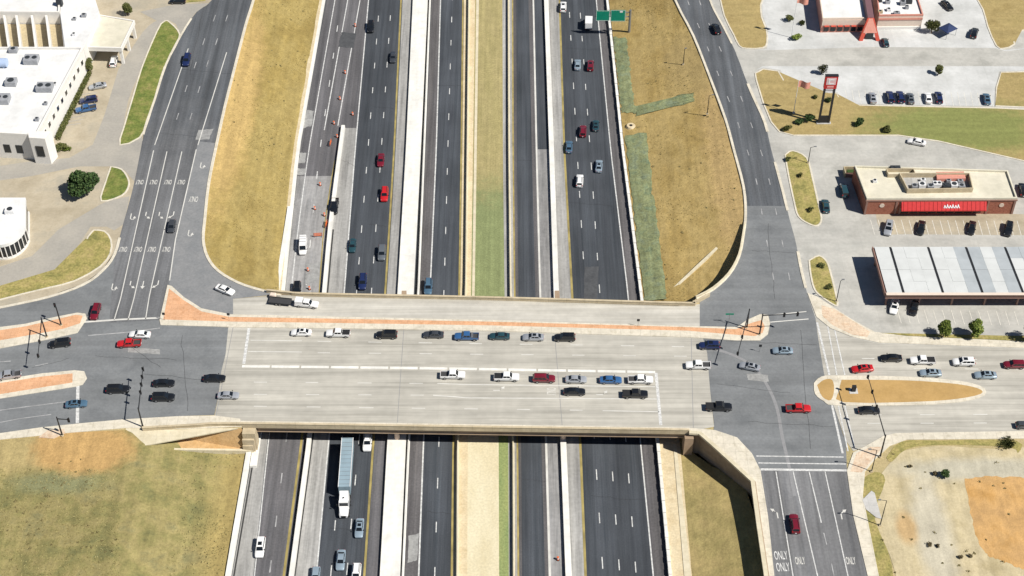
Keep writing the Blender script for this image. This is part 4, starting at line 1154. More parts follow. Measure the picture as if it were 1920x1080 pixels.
def define(kind, st, cab, wheels, lights, side_split, L_, bed=None, cap=None):
    D = []
    mb = MB()
    mb.add(*grid_body(st))
    B, T = cab_points(*cab)
    zr = cab[5]
    mid = [B[i].lerp(T[i], .9) + (T[i] - Vector(((cab[1] + cab[2]) / 2, 0, zr))) * .03 for i in range(4)]
    V = B + mid + T + [Vector(((cab[1] + cab[2]) / 2, 0, zr + .045))]
    F = []
    for i in range(4):
        j = (i + 1) % 4
        F += [(i, j, 4 + j, 4 + i), (4 + i, 4 + j, 8 + j, 8 + i), (8 + i, 8 + j, 12)]
    mb.add(V, F)
    D.append(('body', mb.data(kind + '_body', PAINT['white'], smooth=True), 'paint', (0, 0, 0)))
    def q(name, pts, mat):
        m = bpy.data.meshes.new(kind + '_' + name)
        m.from_pydata([tuple(p) for p in pts], [], [tuple(range(k, k + 4)) for k in range(0, len(pts), 4)])
        m.materials.append(mat)
        D.append((name, m, None, (0, 0, 0)))
    q('windshield', pane(B, mid, 1, 2, .06, .94, .08, .96), M['carglass'])
    q('rear_window', pane(B, mid, 3, 0, .08, .92, .12, .94), M['carglass'])
    for (i, j) in ((0, 1), (2, 3)):
        pts = []
        for (u0, u1) in side_split:
            if i == 2: u0, u1 = 1 - u1, 1 - u0
            pts += pane(B, mid, i, j, u0, u1, .14, .93)
        q('side_window', pts, M['carglass'])
    (r, wd, xf, xr, hw) = wheels
    wm = wheel_mesh(r, wd)
    for x in (xf, xr):
        for s in (-1, 1): D.append(('wheel', wm, None, (x, s * hw, r)))
    (xh, yh, zh, xt, yt, zt_) = lights
    hm = MB().add(*box_data(-.14, .05, -.17, .17, -.08, .08)).data('headlight', M['lamp'])
    tm = MB().add(*box_data(-.05, .08, -.12, .12, -.14, .14)).data('taillight', M['tail'])
    for s in (-1, 1):
        D.append(('headlight', hm, None, (xh, s * yh, zh))); D.append(('taillight', tm, None, (xt, s * yt, zt_)))
    mm = MB().add(*box_data(-.10, .10, -.11, .11, -.07, .08)).data('side_mirror', M['trim'])
    for s in (-1, 1): D.append(('side_mirror', mm, None, (cab[3] - .25, s * (cab[6] + .20), cab[4] + .12)))
    gr = MB().add(*box_data(-.03, .035, -.45, .45, -.09, .09)).data('grille', M['trim'])
    D.append(('grille', gr, None, (xh + .07, 0, zh - .12)))
    if bed:
        (x0, x1, hw_, z0, z1_) = bed
        b_ = MB(); t = .09
        b_.box(x0, x1, -hw_, -hw_ + t, z0, z1_); b_.box(x0, x1, hw_ - t, hw_, z0, z1_); b_.box(x0, x0 + t, -hw_ + t, hw_ - t, z0, z1_); b_.box(x1 - t, x1, -hw_ + t, hw_ - t, z0, z1_)
        D.append(('cargo_bed', b_.data('cargo_bed', PAINT['white']), 'paint', (0, 0, 0)))
        D.append(('bed_floor', MB().box(x0 + t, x1 - t, -hw_ + t, hw_ - t, z0 + .1, z0 + .3).data('bed_floor', M['bedliner']), None, (0, 0, 0)))
    TYPES[kind] = D
define('sedan', [(-2.42, .74, .38, .72, .80, .66), (-2.34, .84, .25, .84, .97, .70), (-1.75, .90, .2, .90, 1.02, .74), (-.9, .92, .2, .92, 1.0, .78), (.3, .92, .2, .90, .98, .78), (1.0, .92, .2, .87, .97, .76), (1.7, .90, .2, .82, .89, .70), (2.22, .84, .22, .72, .78, .60), (2.42, .70, .34, .60, .64, .50)],
       (-1.80, -.95, .28, 1.12, .96, 1.44, .77, .58), (.33, .22, 1.45, -1.42, .80), (2.22, .58, .66, -2.36, .62, .80), ((.08, .50), (.54, .86)), 4.84)
define('hatchback', [(-2.05, .76, .36, .74, .90, .66), (-1.98, .84, .25, .88, 1.0, .72), (-1.4, .88, .2, .92, 1.02, .76), (-.6, .89, .2, .92, 1.0, .77), (.5, .89, .2, .90, .98, .76), (1.0, .88, .2, .88, .96, .74), (1.6, .86, .2, .80, .86, .68), (1.98, .80, .24, .70, .74, .56), (2.1, .68, .34, .60, .63, .48)],
       (-1.95, -1.55, .30, 1.15, .97, 1.50, .76, .60), (.31, .20, 1.3, -1.3, .78), (1.92, .56, .66, -2.0, .64, .85), ((.10, .50), (.54, .88)), 4.15)
define('suv', [(-2.45, .80, .42, .85, 1.0, .76), (-2.40, .90, .30, .98, 1.08, .80), (-1.6, .95, .26, 1.02, 1.12, .83), (-.6, .96, .26, 1.02, 1.10, .84), (.5, .96, .26, 1.0, 1.08, .83), (1.05, .96, .26, .98, 1.08, .81), (1.8, .94, .26, .93, 1.02, .76), (2.3, .88, .30, .84, .90, .66), (2.46, .76, .40, .72, .76, .56)],
       (-2.38, -2.08, .35, 1.15, 1.06, 1.74, .83, .68), (.38, .25, 1.5, -1.48, .84), (2.28, .64, .80, -2.44, .74, 1.0), ((.05, .30), (.33, .60), (.63, .88)), 4.92)
define('minivan', [(-2.5, .84, .40, .95, 1.05, .80), (-2.45, .92, .28, 1.02, 1.12, .83), (-1.5, .97, .22, 1.04, 1.12, .85), (.4, .98, .22, 1.02, 1.10, .85), (1.3, .97, .22, .98, 1.06, .82), (1.9, .94, .22, .90, .98, .76), (2.35, .88, .26, .78, .84, .64), (2.52, .74, .36, .66, .70, .52)],
       (-2.44, -2.2, .75, 1.75, 1.04, 1.86, .85, .72), (.36, .24, 1.6, -1.5, .84), (2.32, .64, .78, -2.48, .76, 1.1), ((.05, .33), (.36, .62), (.65, .88)), 5.05)
define('pickup', [(-.95, .96, .34, 1.08, 1.16, .86), (-.3, .98, .32, 1.10, 1.17, .88), (.6, .98, .32, 1.10, 1.17, .88), (1.3, .98, .32, 1.08, 1.16, .86), (2.0, .98, .32, 1.04, 1.12, .82), (2.6, .95, .34, .98, 1.04, .78), (2.88, .88, .42, .88, .94, .70)],
       (-.95, -.72, .62, 1.30, 1.14, 1.86, .87, .72), (.40, .27, 1.85, -1.85, .86), (2.74, .72, .88, -2.9, .84, .95), ((.05, .45), (.49, .88)), 5.85, bed=(-2.92, -.95, .96, .55, 1.14))
define('cargo_van', [(-2.8, .94, .40, 1.1, 1.25, .90), (-2.76, 1.0, .32, 1.15, 1.3, .93), (0, 1.02, .28, 1.15, 1.3, .94), (1.4, 1.02, .28, 1.1, 1.25, .92), (2.1, .98, .28, 1.0, 1.1, .84), (2.6, .92, .32, .9, .96, .74), (2.8, .80, .42, .78, .82, .62)],
       (-2.74, -2.66, 1.2, 1.95, 1.26, 2.45, .94, .84), (.38, .25, 1.8, -1.7, .88), (2.56, .70, .84, -2.8, .84, 1.1), ((.70, .90),), 5.6)

def vehicle(kind, color, px, py, dpx, z, label, cat=None, group=None, sc=1.0):
    zc = {'sedan': .7, 'hatchback': .7, 'suv': .85, 'minivan': .9, 'pickup': .9, 'cargo_van': 1.2}[kind]
    c = at(px, py, z + zc)
    q2 = at(px + dpx[0], py + dpx[1], z + zc)
    ang = math.atan2(q2.y - c.y, q2.x - c.x)
    e = empty(kind, label, cat or {'sedan': 'car', 'hatchback': 'car', 'suv': 'suv', 'minivan': 'minivan', 'pickup': 'pickup truck', 'cargo_van': 'van'}[kind], (c.x, c.y, z + .012), ang, group)
    e.scale = (sc, min(sc, 1.06), min(sc, 1.05))
    for (nm, me, ov, loc) in TYPES[kind]:
        o = link(nm, me, e)
        o.location = loc
        if ov:
            o.material_slots[0].link = 'OBJECT'
            o.material_slots[0].material = PAINT[color]
    r_ = VR.random()
    if kind in ('sedan', 'hatchback') and r_ < .4: link('sunroof', X_SUN, e)
    if kind == 'suv' and r_ < .55:
        for sgn in (-1, 1):
            o = link('roof_rail', X_RAIL, e); o.location = (0, sgn * .58, 0)
    if kind == 'suv' and r_ > .6: link('sunroof', X_SUN2, e)
    if kind == 'pickup' and r_ < .35: link('bed_cover', X_COVER, e)
    if kind == 'pickup' and .35 <= r_ < .6: link('tool_box', X_TOOL, e)
    if kind == 'cargo_van':
        for x in (-2.0, -1.0, 0.0):
            o = link('roof_bar', X_BAR, e); o.location = (x, 0, 0)
    pl = link('number_plate', X_PLATE, e); pl.location = ({'sedan': -2.43, 'hatchback': -2.07, 'suv': -2.47, 'minivan': -2.52, 'pickup': -2.94, 'cargo_van': -2.82}[kind], 0, .6)
    return e

VR = random.Random(11)
X_SUN = MB().box(-.62, .12, -.38, .38, 1.462, 1.50).data('sunroof', M['carglass'])
X_SUN2 = MB().box(-.75, .15, -.42, .42, 1.76, 1.80).data('sunroof', M['carglass'])
X_RAIL = MB().box(-1.9, .2, -.03, .03, 1.74, 1.84).data('roof_rail', M['trim'])
X_COVER = MB().box(-2.86, -1.0, -.88, .88, 1.142, 1.17).data('bed_cover', M['trim'])
X_TOOL = MB().box(-1.55, -1.02, -.84, .84, .9, 1.3).data('tool_box', M['rim'])
X_BAR = MB().box(-.04, .04, -.8, .8, 2.50, 2.58).data('roof_bar', M['rim'])
X_PLATE = MB().box(-.02, .02, -.16, .16, -.08, .08).data('number_plate', M['sign_white'])
E_, W_ = (100, 1), (-100, -1)
S1, N1 = (-7, 100), (4, -100)
G1, G2, G3, G4 = 'vehicles on the left main freeway lanes', 'vehicles on the right main freeway lanes', 'vehicles on the overpass', 'vehicles at the left crossroads'
G5, G6, G7 = 'vehicles at the right crossroads', 'cars parked on the right side lots', 'vehicles on the frontage roads'
G8 = 'vehicles on the exit ramp'
CARS = [
    # left main lanes, coming towards the bridge
    ('suv', 'black', 695, 50, S1, ZF, 'black suv highest up the left main freeway lanes, near the top edge', G1),
    ('sedan', 'dark grey', 737, 107, S1, ZF, 'dark charcoal sedan beside the yellow line, second from top in left main lanes', G1),
    ('sedan', 'dark red', 714, 300, S1, ZF, 'dark maroon sedan in the left main lanes, above the bright red car', G1),
    ('suv', 'red', 721, 364, S1, ZF, 'bright red suv beside the yellow line in the left main lanes', G1),
    ('sedan', 'teal', 661, 460, S1, ZF, 'dark teal sedan in the outer left main lane beside the ramp shoulder', G1),
    ('suv', 'grey', 716, 474, S1, ZF, 'grey suv in the inner left main lane, just before the overpass', G1),
    ('suv', 'navy', 680, 528, S1, ZF, 'navy blue suv about to pass under the overpass in the left main lanes', G1),
    ('suv', 'steel blue', 803, 537, S1, ZF, 'steel blue suv on the express lane shoulder about to pass under the overpass', G1),
    ('pickup', 'black', 627, 386, (-12, 100), ZF + .0, 'black pickup truck standing on the gore beside the long white barrier', G8),
    ('cargo_van', 'white', 568, 460, (-5, 100), ZF, 'white cargo van on the pale concrete exit ramp above the bridge', G8),
    ('suv', 'black', 557, 542, (-5, 100), ZF, 'black suv on the exit ramp right behind the overpass parapet', G8),
    ('suv', 'white', 689, 828, (-7, 100), ZF, 'white suv just emerging from the overpass shade beside the semi truck', G1),
    ('sedan', 'silver-blue', 674, 990, (-9, 100), ZF, 'pale blue sedan in the inner lane ahead of the semi truck', G1),
    ('sedan', 'silver-blue', 639, 1050, (-9, 100), ZF, 'pale blue sedan in the middle lane nearest the bottom edge', G1),
    ('hatchback', 'silver-blue', 592, 1079, (-9, 100), ZF, 'pale blue car cut by the bottom edge in the outer left main lane', G1),
    ('suv', 'white', 668, 1076, (-9, 100), ZF, 'white suv cut by the bottom edge in the inner left main lane', G1),
    ('suv', 'white', 488, 1026, (-13, 100), ZF, 'white suv alone on the ramp lane below the bridge', G8),
    # right main lanes, going away
    ('suv', 'white', 1056, 12, N1, ZF, 'white suv beside the yellow line, highest in the right main lanes', G2),
    ('sedan', 'silver-blue', 1083, 121, N1, ZF, 'pale blue grey sedan next to a maroon suv in the right main lanes', G2),
    ('suv', 'dark red', 1107, 122, N1, ZF, 'dark maroon suv next to a pale sedan, upper right main lanes', G2),
    ('suv', 'dark red', 1093, 245, N1, ZF, 'dark maroon suv in the middle of three cars, mid right main lanes', G2),
    ('sedan', 'teal', 1117, 235, N1, ZF, 'dark teal sedan beside the mid maroon suv in the right main lanes', G2),
    ('sedan', 'steel blue', 1067, 275, N1, ZF, 'steel blue sedan in the inner right main lane beside the yellow line', G2),
    ('sedan', 'silver-blue', 1123, 311, (7, -100), ZF, 'pale blue sedan in the outer right main lane near the edge line', G2),
    ('suv', 'white', 1087, 338, (6, -100), ZF, 'white suv with a rack, nearest the overpass in the right main lanes', G2),
    # frontage roads
    ('suv', 'navy', 350, 112, (-25, 100), 0, 'dark navy suv coming down the left frontage road on dark asphalt', G7),
    ('hatchback', 'dark grey', 322, 424, (-22, 100), 0, 'charcoal hatchback between the painted ONLY words on the left frontage road', G7),
    ('suv', 'black', 1343, 53, (-42, -100), 0, 'black suv going away up the right frontage road', G7),
    ('suv', 'dark red', 1490, 981, (-15, -100), 0, 'dark maroon suv waiting in the lower right frontage road lanes', G7),
    ('sedan', 'white', 422, 543, (100, 40), 0, 'white sedan turning along the upper left slip road bend', G7),
    # left crossroads
    ('suv', 'dark red', 179, 584, (-25, 80), 0, 'dark red suv turning in beside the nose of the upper left island', G4),
    ('pickup', 'red', 242, 643, (-100, 5), 0, 'bright red pickup truck crossing the left crossroads', G4),
    ('sedan', 'white', 262, 627, (-100, -3), 0, 'white sedan behind the red pickup near the crossing lines', G4),
    ('suv', 'black', 112, 643, (-100, 12), 0, 'black suv leaving west just below the upper left island', G4),
    ('pickup', 'silver', 15, 703, (-100, 14), 0, 'silver pickup truck cut by the left edge above the orange median', G4),
    ('suv', 'black', 221, 729, (100, -3), 0, 'black suv beside the signal arm in the left crossroads', G4),
    ('sedan', 'black', 307, 718, (100, -2), 0, 'black sedan abreast of and above another black suv, left crossroads', G4),
    ('suv', 'black', 306, 744, (100, -1), 0, 'black suv abreast of and below a black sedan, left crossroads', G4),
    ('sedan', 'black', 402, 709, (100, 0), 0, 'black sedan just reaching the pale deck from the left', G4),
    ('sedan', 'silver', 428, 741, (100, 0), 0, 'silver sedan astride the left edge of the pale deck', G4),
    ('sedan', 'steel blue', 143, 757, (100, -8), 0, 'steel blue sedan on the white stop line at the left', G4),
    # deck, far row heading west
    ('sedan', 'white', 565, 623, W_, .01, 'white sedan first in the far row on the deck, left end', G3),
    ('pickup', 'white', 634, 624, W_, .01, 'white pickup truck second in the far row on the deck', G3),
    ('suv', 'black', 725, 627, W_, .01, 'black suv third from the left in the far row on the deck', G3),
    ('sedan', 'dark grey', 813, 627, W_, .01, 'charcoal sedan just left of the blue pickup, far row on the deck', G3),
    ('pickup', 'blue', 875, 630, W_, .01, 'blue pickup truck in the far row on the deck', G3),
    ('sedan', 'teal', 937, 630, W_, .01, 'dark teal sedan right behind the blue pickup, far row on the deck', G3),
    ('sedan', 'silver', 1000, 632, W_, .01, 'silver sedan second from the right end of the far row on the deck', G3),
    ('suv', 'black', 1059, 632, W_, .01, 'black suv last at the right end of the far row on the deck', G3),
    # deck, two rows heading east
    ('pickup', 'white', 849, 702, E_, .01, 'white pickup truck last in the queue beside the centre strip', G3),
    ('pickup', 'white', 950, 706, E_, .01, 'white pickup truck directly behind the dark red car on the deck', G3),
    ('suv', 'dark red', 1020, 709, E_, .01, 'dark red suv in the middle of the queue on the deck', G3),
    ('sedan', 'silver', 1080, 711, E_, .01, 'silver sedan right ahead of the dark red suv on the deck', G3),
    ('sedan', 'blue', 1145, 712, E_, .01, 'blue sedan second from the stop line in the deck queue', G3),
    ('pickup', 'white', 1201, 711, E_, .01, 'white pickup truck at the head of the deck queue beside the stop line', G3),
    ('sedan', 'black', 1077, 734, E_, .01, 'black sedan below the silver sedan in the near turning lane on the deck', G3),
    ('pickup', 'black', 1191, 738, E_, .01, 'black pickup truck at the stop line in the near turning lane on the deck', G3),
    # right crossroads
    ('suv', 'navy', 1330, 647, W_, .01, 'dark navy suv entering the deck from the right in the far lane', G5),
    ('pickup', 'white', 1309, 684, W_, .01, 'white pickup truck heading onto the deck at its right edge', G5),
    ('sedan', 'silver', 1406, 687, (-100, -20), .01, 'silver sedan turning on the pale curved seam of the right crossroads', G5),
    ('sedan', 'silver-blue', 1468, 657, W_, .01, 'pale blue sedan crossing the middle of the right crossroads', G5),
    ('pickup', 'black', 1348, 762, E_, .01, 'black pickup truck leaving the deck at the lower right', G5),
    ('pickup', 'red', 1497, 765, E_, .01, 'red pickup truck with a dark bed left of the east median nose', G5),
    ('sedan', 'black', 1629, 769, E_, .0, 'black sedan just below the sandy east median', G5),
    ('sedan', 'red', 1617, 691, (-100, 8), .0, 'bright red sedan just above the sandy east median', G5),
    ('sedan', 'black', 1671, 671, W_, .0, 'black sedan in the east street far lane, above the red sedan', G5),
    ('pickup', 'white', 1730, 675, W_, .0, 'white pickup truck right behind the black sedan on the east street', G5),
    ('sedan', 'silver-blue', 1745, 699, W_, .0, 'pale blue sedan below the white pickup on the east street', G5),
    ('suv', 'white', 1807, 678, W_, .0, 'white suv between the white pickup and the maroon suv, east street', G5),
    ('sedan', 'silver-blue', 1848, 703, W_, .0, 'pale blue sedan farthest right in the lower lane of the east street', G5),
    ('suv', 'dark red', 1902, 683, W_, .0, 'dark maroon suv near the right edge of the east street', G5),
    # left lot
    ('sedan', 'silver', 183, 161, (-100, 20), 0, 'silver lilac sedan parked highest beside the white building wall', 'cars parked beside the white building'),
    ('suv', 'navy', 166, 187, (-100, 15), 0, 'dark navy suv parked between two cars beside the white building', 'cars parked beside the white building'),
    ('pickup', 'blue', 161, 203, (-100, 18), 0, 'blue pickup truck parked lowest beside the white building', 'cars parked beside the white building'),
    ('suv', 'white', 213, 114, (20, -100), 0, 'white suv under the white entrance canopy', 'cars parked beside the white building'),
    ('sedan', 'black', 333, 2, (-100, 0), 0, 'black sedan at the top edge beside the left frontage road', 'cars parked beside the white building'),
    # right lots
    ('sedan', 'silver', 1636, 183, (-20, -100), 0, 'silver sedan at the left end of the lower parking row', G6),
    ('suv', 'navy', 1669, 181, (-20, -100), 0, 'navy suv second from the left in the lower parking row', G6),
    ('suv', 'navy', 1688, 181, (-20, -100), 0, 'navy suv third from the left in the lower parking row', G6),
    ('sedan', 'grey', 1707, 184, (-20, -100), 0, 'grey sedan right beside the pair of navy suvs', G6),
    ('sedan', 'white', 1740, 183, (-20, -100), 0, 'white sedan left of a lone navy suv in the lower parking row', G6),
    ('suv', 'navy', 1760, 182, (-20, -100), 0, 'navy suv right of the white sedan in the lower parking row', G6),
    ('sedan', 'steel blue', 1850, 185, (-20, -100), 0, 'steel blue sedan alone at the right end of the lower parking row', G6),
    ('hatchback', 'teal', 1660, 79, (-30, -100), 0, 'dark teal hatchback on the drive in front of the red tower', G6),
    ('suv', 'black', 1827, 61, (30, -100), 0, 'black suv near the right kerb of the white lot', G6),
    ('sedan', 'black', 1776, 10, (60, 60), 0, 'black sedan at the top edge behind the red restaurant', G6),
    ('sedan', 'white', 1719, 266, (-100, -20), 0, 'white sedan on the drive below the green lawn', G6),
    ('sedan', 'teal', 1548, 386, (-15, -100), 0, 'dark teal sedan beside the long grass island', G6),
    ('minivan', 'teal', 1583, 356, (-20, -100), 0, 'dark teal minivan beside the shaded end of the brick restaurant', G6),
    ('suv', 'silver', 1666, 427, (-20, 100), 0, 'silver suv leftmost in the row facing the brick restaurant', G6),
    ('sedan', 'black', 1727, 427, (-20, 100), 0, 'black sedan second in the row facing the brick restaurant', G6),
    ('sedan', 'black', 1822, 427, (-20, 100), 0, 'black sedan third in the row facing the brick restaurant', G6),
    ('suv', 'black', 1891, 429, (-20, 100), 0, 'black suv rightmost in the row facing the brick restaurant', G6),
    ('suv', 'black', 1918, 355, (-15, -100), 0, 'black suv at the right edge beside the brick restaurant roof', G6),
    ('sedan', 'white', 1677, 574, (-20, 100), 0, 'white sedan poking out under the lower left corner of the metal canopy', G6),
    ('sedan', 'black', 1714, 577, (-20, 100), 0, 'black sedan poking out from the shade of the metal canopy', G6),
    ('hatchback', 'dark grey', 1921, 797, (100, 0), 0, 'dark hatchback cut by the right edge in the lower east street', G5),
]
for (kind, col, x, y, d, z, lab, grp) in CARS:
    vehicle(kind, col, x, y, d, z, lab, None, grp, sc=random.uniform(.98, 1.05) * (1.03 if kind in ('sedan', 'suv') else 1.0))

# semi truck coming out from under the bridge
c = at(645, 948, ZF + 1.6); q2 = at(652, 848, ZF + 1.6)
ang = math.atan2(c.y - q2.y, c.x - q2.x)
ST = empty('semi_truck', 'semi truck with white cab and grey blue box trailer coming from under the bridge', 'truck', (c.x, c.y, ZF + .012), ang, G1)
mb = MB(); mb.add(*grid_body([(-.4, 1.05, .7, 1.5, 1.7, 1.0), (.6, 1.1, .6, 1.5, 1.75, .98), (1.5, 1.08, .55, 1.4, 1.65, .9), (2.3, 1.02, .55, 1.25, 1.5, .78), (2.6, .9, .6, 1.1, 1.3, .65)]))
mb.obj('hood', PAINT['white'], ST, smooth=True)
mb = MB(); B, T = cab_points(-2.6, -2.5, .15, .55, 1.0, 2.95, 1.15, 1.08); V = B + T
mb.add(V, [(0, 1, 5, 4), (1, 2, 6, 5), (2, 3, 7, 6), (3, 0, 4, 7), (4, 5, 6, 7)])
mb.add(*[[Vector(v) for v in ((-2.5, -1.05, 2.96), (-.2, -1.0, 2.96), (-.2, 1.0, 2.96), (-2.5, 1.05, 2.96), (-2.5, -1.0, 3.75), (-1.5, -.9, 3.7), (-1.5, .9, 3.7), (-2.5, 1.0, 3.75))], [(0, 1, 5, 4), (1, 2, 6, 5), (2, 3, 7, 6), (3, 0, 4, 7), (4, 5, 6, 7)]])
mb.obj('cab', PAINT['white'], ST, smooth=True)
def flat(name, pts, mat, par):
    return mesh(name, pts, [tuple(range(len(pts)))], mat, par)
flat('windshield', pane(B, T, 1, 2, .06, .94, .45, .9), M['carglass'], ST)
flat('side_window', pane(B, T, 0, 1, .68, .95, .45, .88), M['carglass'], ST); flat('side_window', pane(B, T, 2, 3, .05, .32, .45, .88), M['carglass'], ST)
MB().box(-.9, -.6, -.15, .15, 3.5, 3.56).obj('roof_hatch', M['trim'], ST)
MB().box(2.6, 2.68, -.5, .5, .7, 1.2).obj('grille', M['trim'], ST)
for s in (-1, 1):
    mbm = MB(); mbm.tube((.35, s * 1.2, 2.3), (.35, s * 1.55, 2.3), .03); mbm.box(.25, .45, s * 1.55 - .08, s * 1.55 + .08, 1.9, 2.5); mbm.obj('side_mirror', M['trim'], ST)
    mbe = MB(); mbe.tube((-2.75, s * .95, .9), (-2.75, s * .95, 3.6), .08); mbe.obj('exhaust_stack', M['rim'], ST)
MB().box(-17.6, -3.4, -1.3, 1.3, 1.15, 4.05).obj('trailer', plain('grey_blue_trailer', (.25, .335, .385), .45, var=.1, scale=.3), ST)
for k in range(12): MB().box(-17.4 + k * 1.2, -17.33 + k * 1.2, -1.31, 1.31, 4.05, 4.075).obj('roof_rib', M['rim'], ST)
for s in (-1, 1): MB().box(-17.6, -3.4, s * 1.3 - .06 if s < 0 else 1.3 - .06, s * 1.3 + .06 if s < 0 else 1.36, 3.9, 4.12).obj('top_rail', M['sign_white'], ST)
MB().box(-17, 1.0, -.45, .45, .75, 1.05).obj('chassis', M['trim'], ST)
wm = wheel_mesh(.5, .32)
for x in (1.7, -2.4, -3.7, -15.2, -16.5):
    for s in (-1, 1):
        o = link('wheel', wm, ST); o.location = (x, s * 1.1, .5)

# box truck under the green sign
def box_truck(px, py, dpx, z, label):
    c = at(px, py, z + 1.6); q2 = at(px + dpx[0], py + dpx[1], z + 1.6)
    e = empty('box_truck', label, 'truck', (c.x, c.y, z + .012), math.atan2(q2.y - c.y, q2.x - c.x), G2)
    mb = MB(); mb.add(*grid_body([(.9, 1.0, .5, 1.2, 1.4, .95), (1.6, 1.0, .45, 1.2, 1.4, .92), (2.4, .98, .45, 1.1, 1.25, .85), (2.9, .88, .5, .95, 1.05, .7)]))
    B, T = cab_points(.9, .95, 1.5, 2.15, 1.3, 2.2, .95, .85)
    mb.add(B + T, [(0, 1, 5, 4), (1, 2, 6, 5), (2, 3, 7, 6), (3, 0, 4, 7), (4, 5, 6, 7)])
    mb.obj('cab', PAINT['white'], e, smooth=True)
    MB().box(-3.0, .85, -1.1, 1.1, .85, 3.0).obj('cargo_box', PAINT['white'], e)
    flat('windshield', pane(B, T, 1, 2, .06, .94, .1, .9), M['carglass'], e)
    MB().box(-3.05, -3.0, -1.0, 1.0, .95, 2.85).obj('rear_door', M['sign_white'], e)
    wm2 = wheel_mesh(.42, .28)
    for x in (2.0, -2.0):
        for s in (-1, 1):
            o = link('wheel', wm2, e); o.location = (x, s * .9, .42)
    tm = MB().box(-.04, .04, -.1, .1, -.1, .1).data('taillight', M['tail'])
    for s in (-1, 1):
        o = link('taillight', tm, e); o.location = (-3.03, s * .95, .8)
box_truck(1104, 40, N1, ZF, 'white box truck in the right main lanes beside the green overhead sign')

# work truck with a flatbed trailer on the slip road
a = at(580, 566, .9); b2 = at(520, 560, .9)
ang = math.atan2(a.y - b2.y, a.x - b2.x)
WT = empty('work_truck', 'white work truck pulling a dark flatbed trailer along the slip road parapet', 'truck', (a.x, a.y - .6, .03), ang, G7)
for (nm, me, ov, loc) in TYPES['pickup']:
    o = link(nm, me, WT); o.location = (loc[0] - .6, loc[1], loc[2])
    if ov:
        o.material_slots[0].link = 'OBJECT'; o.material_slots[0].material = PAINT['white']
MB().box(-3.4, -1.6, -.9, .9, 1.2, 2.0).obj('tool_box', M['sign_white'], WT)
MB().box(-10.2, -4.6, -1.05, 1.05, .62, .78).obj('trailer_bed', M['bedliner'], WT)
for s in (-1, 1): MB().box(-10.2, -4.6, s * 1.05 - .05, s * 1.05 + .05, .78, .98).obj('trailer_rail', M['steel_dark'], WT)
MB().box(-4.6, -3.4, -.07, .07, .55, .68).obj('drawbar', M['steel_dark'], WT)
wm3 = wheel_mesh(.36, .24)
for x in (-7.2, -8.1):
    for s in (-1, 1):
        o = link('wheel', wm3, WT); o.location = (x, s * .95, .36)
p = at(512, 555, .5)
GEN = empty('road_compressor', 'small pale towed compressor at the tail of the flatbed trailer', 'compressor', (p.x, p.y, .02), ang)
mb = MB(); mb.add(*grid_body([(-.8, .5, .5, .9, 1.1, .4), (-.6, .58, .45, 1.0, 1.25, .45), (.6, .58, .45, 1.0, 1.25, .45), (.8, .5, .5, .9, 1.1, .4)])); mb.obj('housing', M['stone_pink'], GEN, smooth=True)
mb = MB(); mb.tube((.8, 0, .5), (1.9, 0, .45), .05); mb.obj('drawbar', M['steel_dark'], GEN)
for s in (-1, 1):
    o = link('wheel', wm3, GEN); o.location = (0, s * .6, .36); o.scale = (.8, .8, .8)

# ------------------------------------------------------------------ signals, lamps and signs
def head_mesh():
    mb = MB()
    mb.box(-.18, .18, -.14, .14, -.55, .55, 0)
    mb.box(-.28, .28, .14, .17, -.68, .68, 0)
    for i, z in enumerate((.34, 0, -.34)):
        mb.tube((0, -.14, z), (0, -.16, z), .12, n=8, mi=1 + (i > 0))
        mb.box(-.13, .13, -.32, -.14, z + .12, z + .15, 0)
    return mb.data('signal_head', [M['black'], M['lens_red'], M['lens_green']])
HEAD = head_mesh()
def mast(label, base, h, arms, face, lamp=False, mat=None):
    """Signal pole with arms; arms: list of (end pixel at arm height, number of heads)."""
    p = at(*base, 0)
    e = empty('traffic_signal', label, 'traffic signal', (p.x, p.y, .1), 0, 'traffic signal poles at the two crossroads')
    m = mat or M['steel_dark']
    mb = MB(); mb.tube((0, 0, 0), (0, 0, h), .20, .14, n=10); mb.obj('pole', m, e, smooth=True)
    mb = MB(); mb.tube((0, 0, -.05), (0, 0, .25), .38, .36, n=10); mb.obj('pole_base', M['parapet'], e)
    for (end, nh) in arms:
        q_ = at(*end, h - .3) - Vector((p.x, p.y, .1))
        mb = MB(); mb.tube((0, 0, h - .6), q_, .14, .08, n=8); mb.obj('mast_arm', m, e, smooth=True)
        for i in range(nh):
            u = 1 - i * .75 / max(1, nh) - .02
            v = Vector((0, 0, h - .6)).lerp(q_, u)
            o = link('signal_head', HEAD, e); o.location = (v.x, v.y, v.z - .1)
            o.rotation_euler = (0, 0, face)
    if lamp:
        mb = MB(); mb.tube((0, 0, h), (0, 0, h + 2.2), .12, .08, n=8); mb.tube((0, 0, h + 2.2), (-1.8, .3, h + 2.5), .06, n=6); mb.box(-2.3, -1.7, .15, .45, h + 2.42, h + 2.56); mb.obj('lamp_arm', m, e)
    return e
mast('dark signal mast with a long arm reaching over the lanes by the left deck end', (268, 801), 6.6, [((268, 690), 4)], math.pi / 2 * 3)
mast('dark signal mast with a long arm over the east street beside the lower right corner', (1650, 857), 7.6, [((1627, 704), 3)], -math.pi / 2)
mast('dark signal mast with an arm over the right frontage road from the brick island', (1424, 628), 7.2, [((1497, 588), 2)], math.pi)
mast('slim dark signal mast with an arm reaching down over the far deck lanes', (1400, 615), 6.5, [((1383, 664), 2)], -math.pi / 2)
mast('dark signal mast on the upper left island with an arm over the westbound lanes', (88, 632), 6.6, [((71, 668), 2)], math.pi / 2)
mast('short dark signal pole beside the lower left pavement corner', (117, 817), 6.4, [((129, 787), 1)], math.pi)
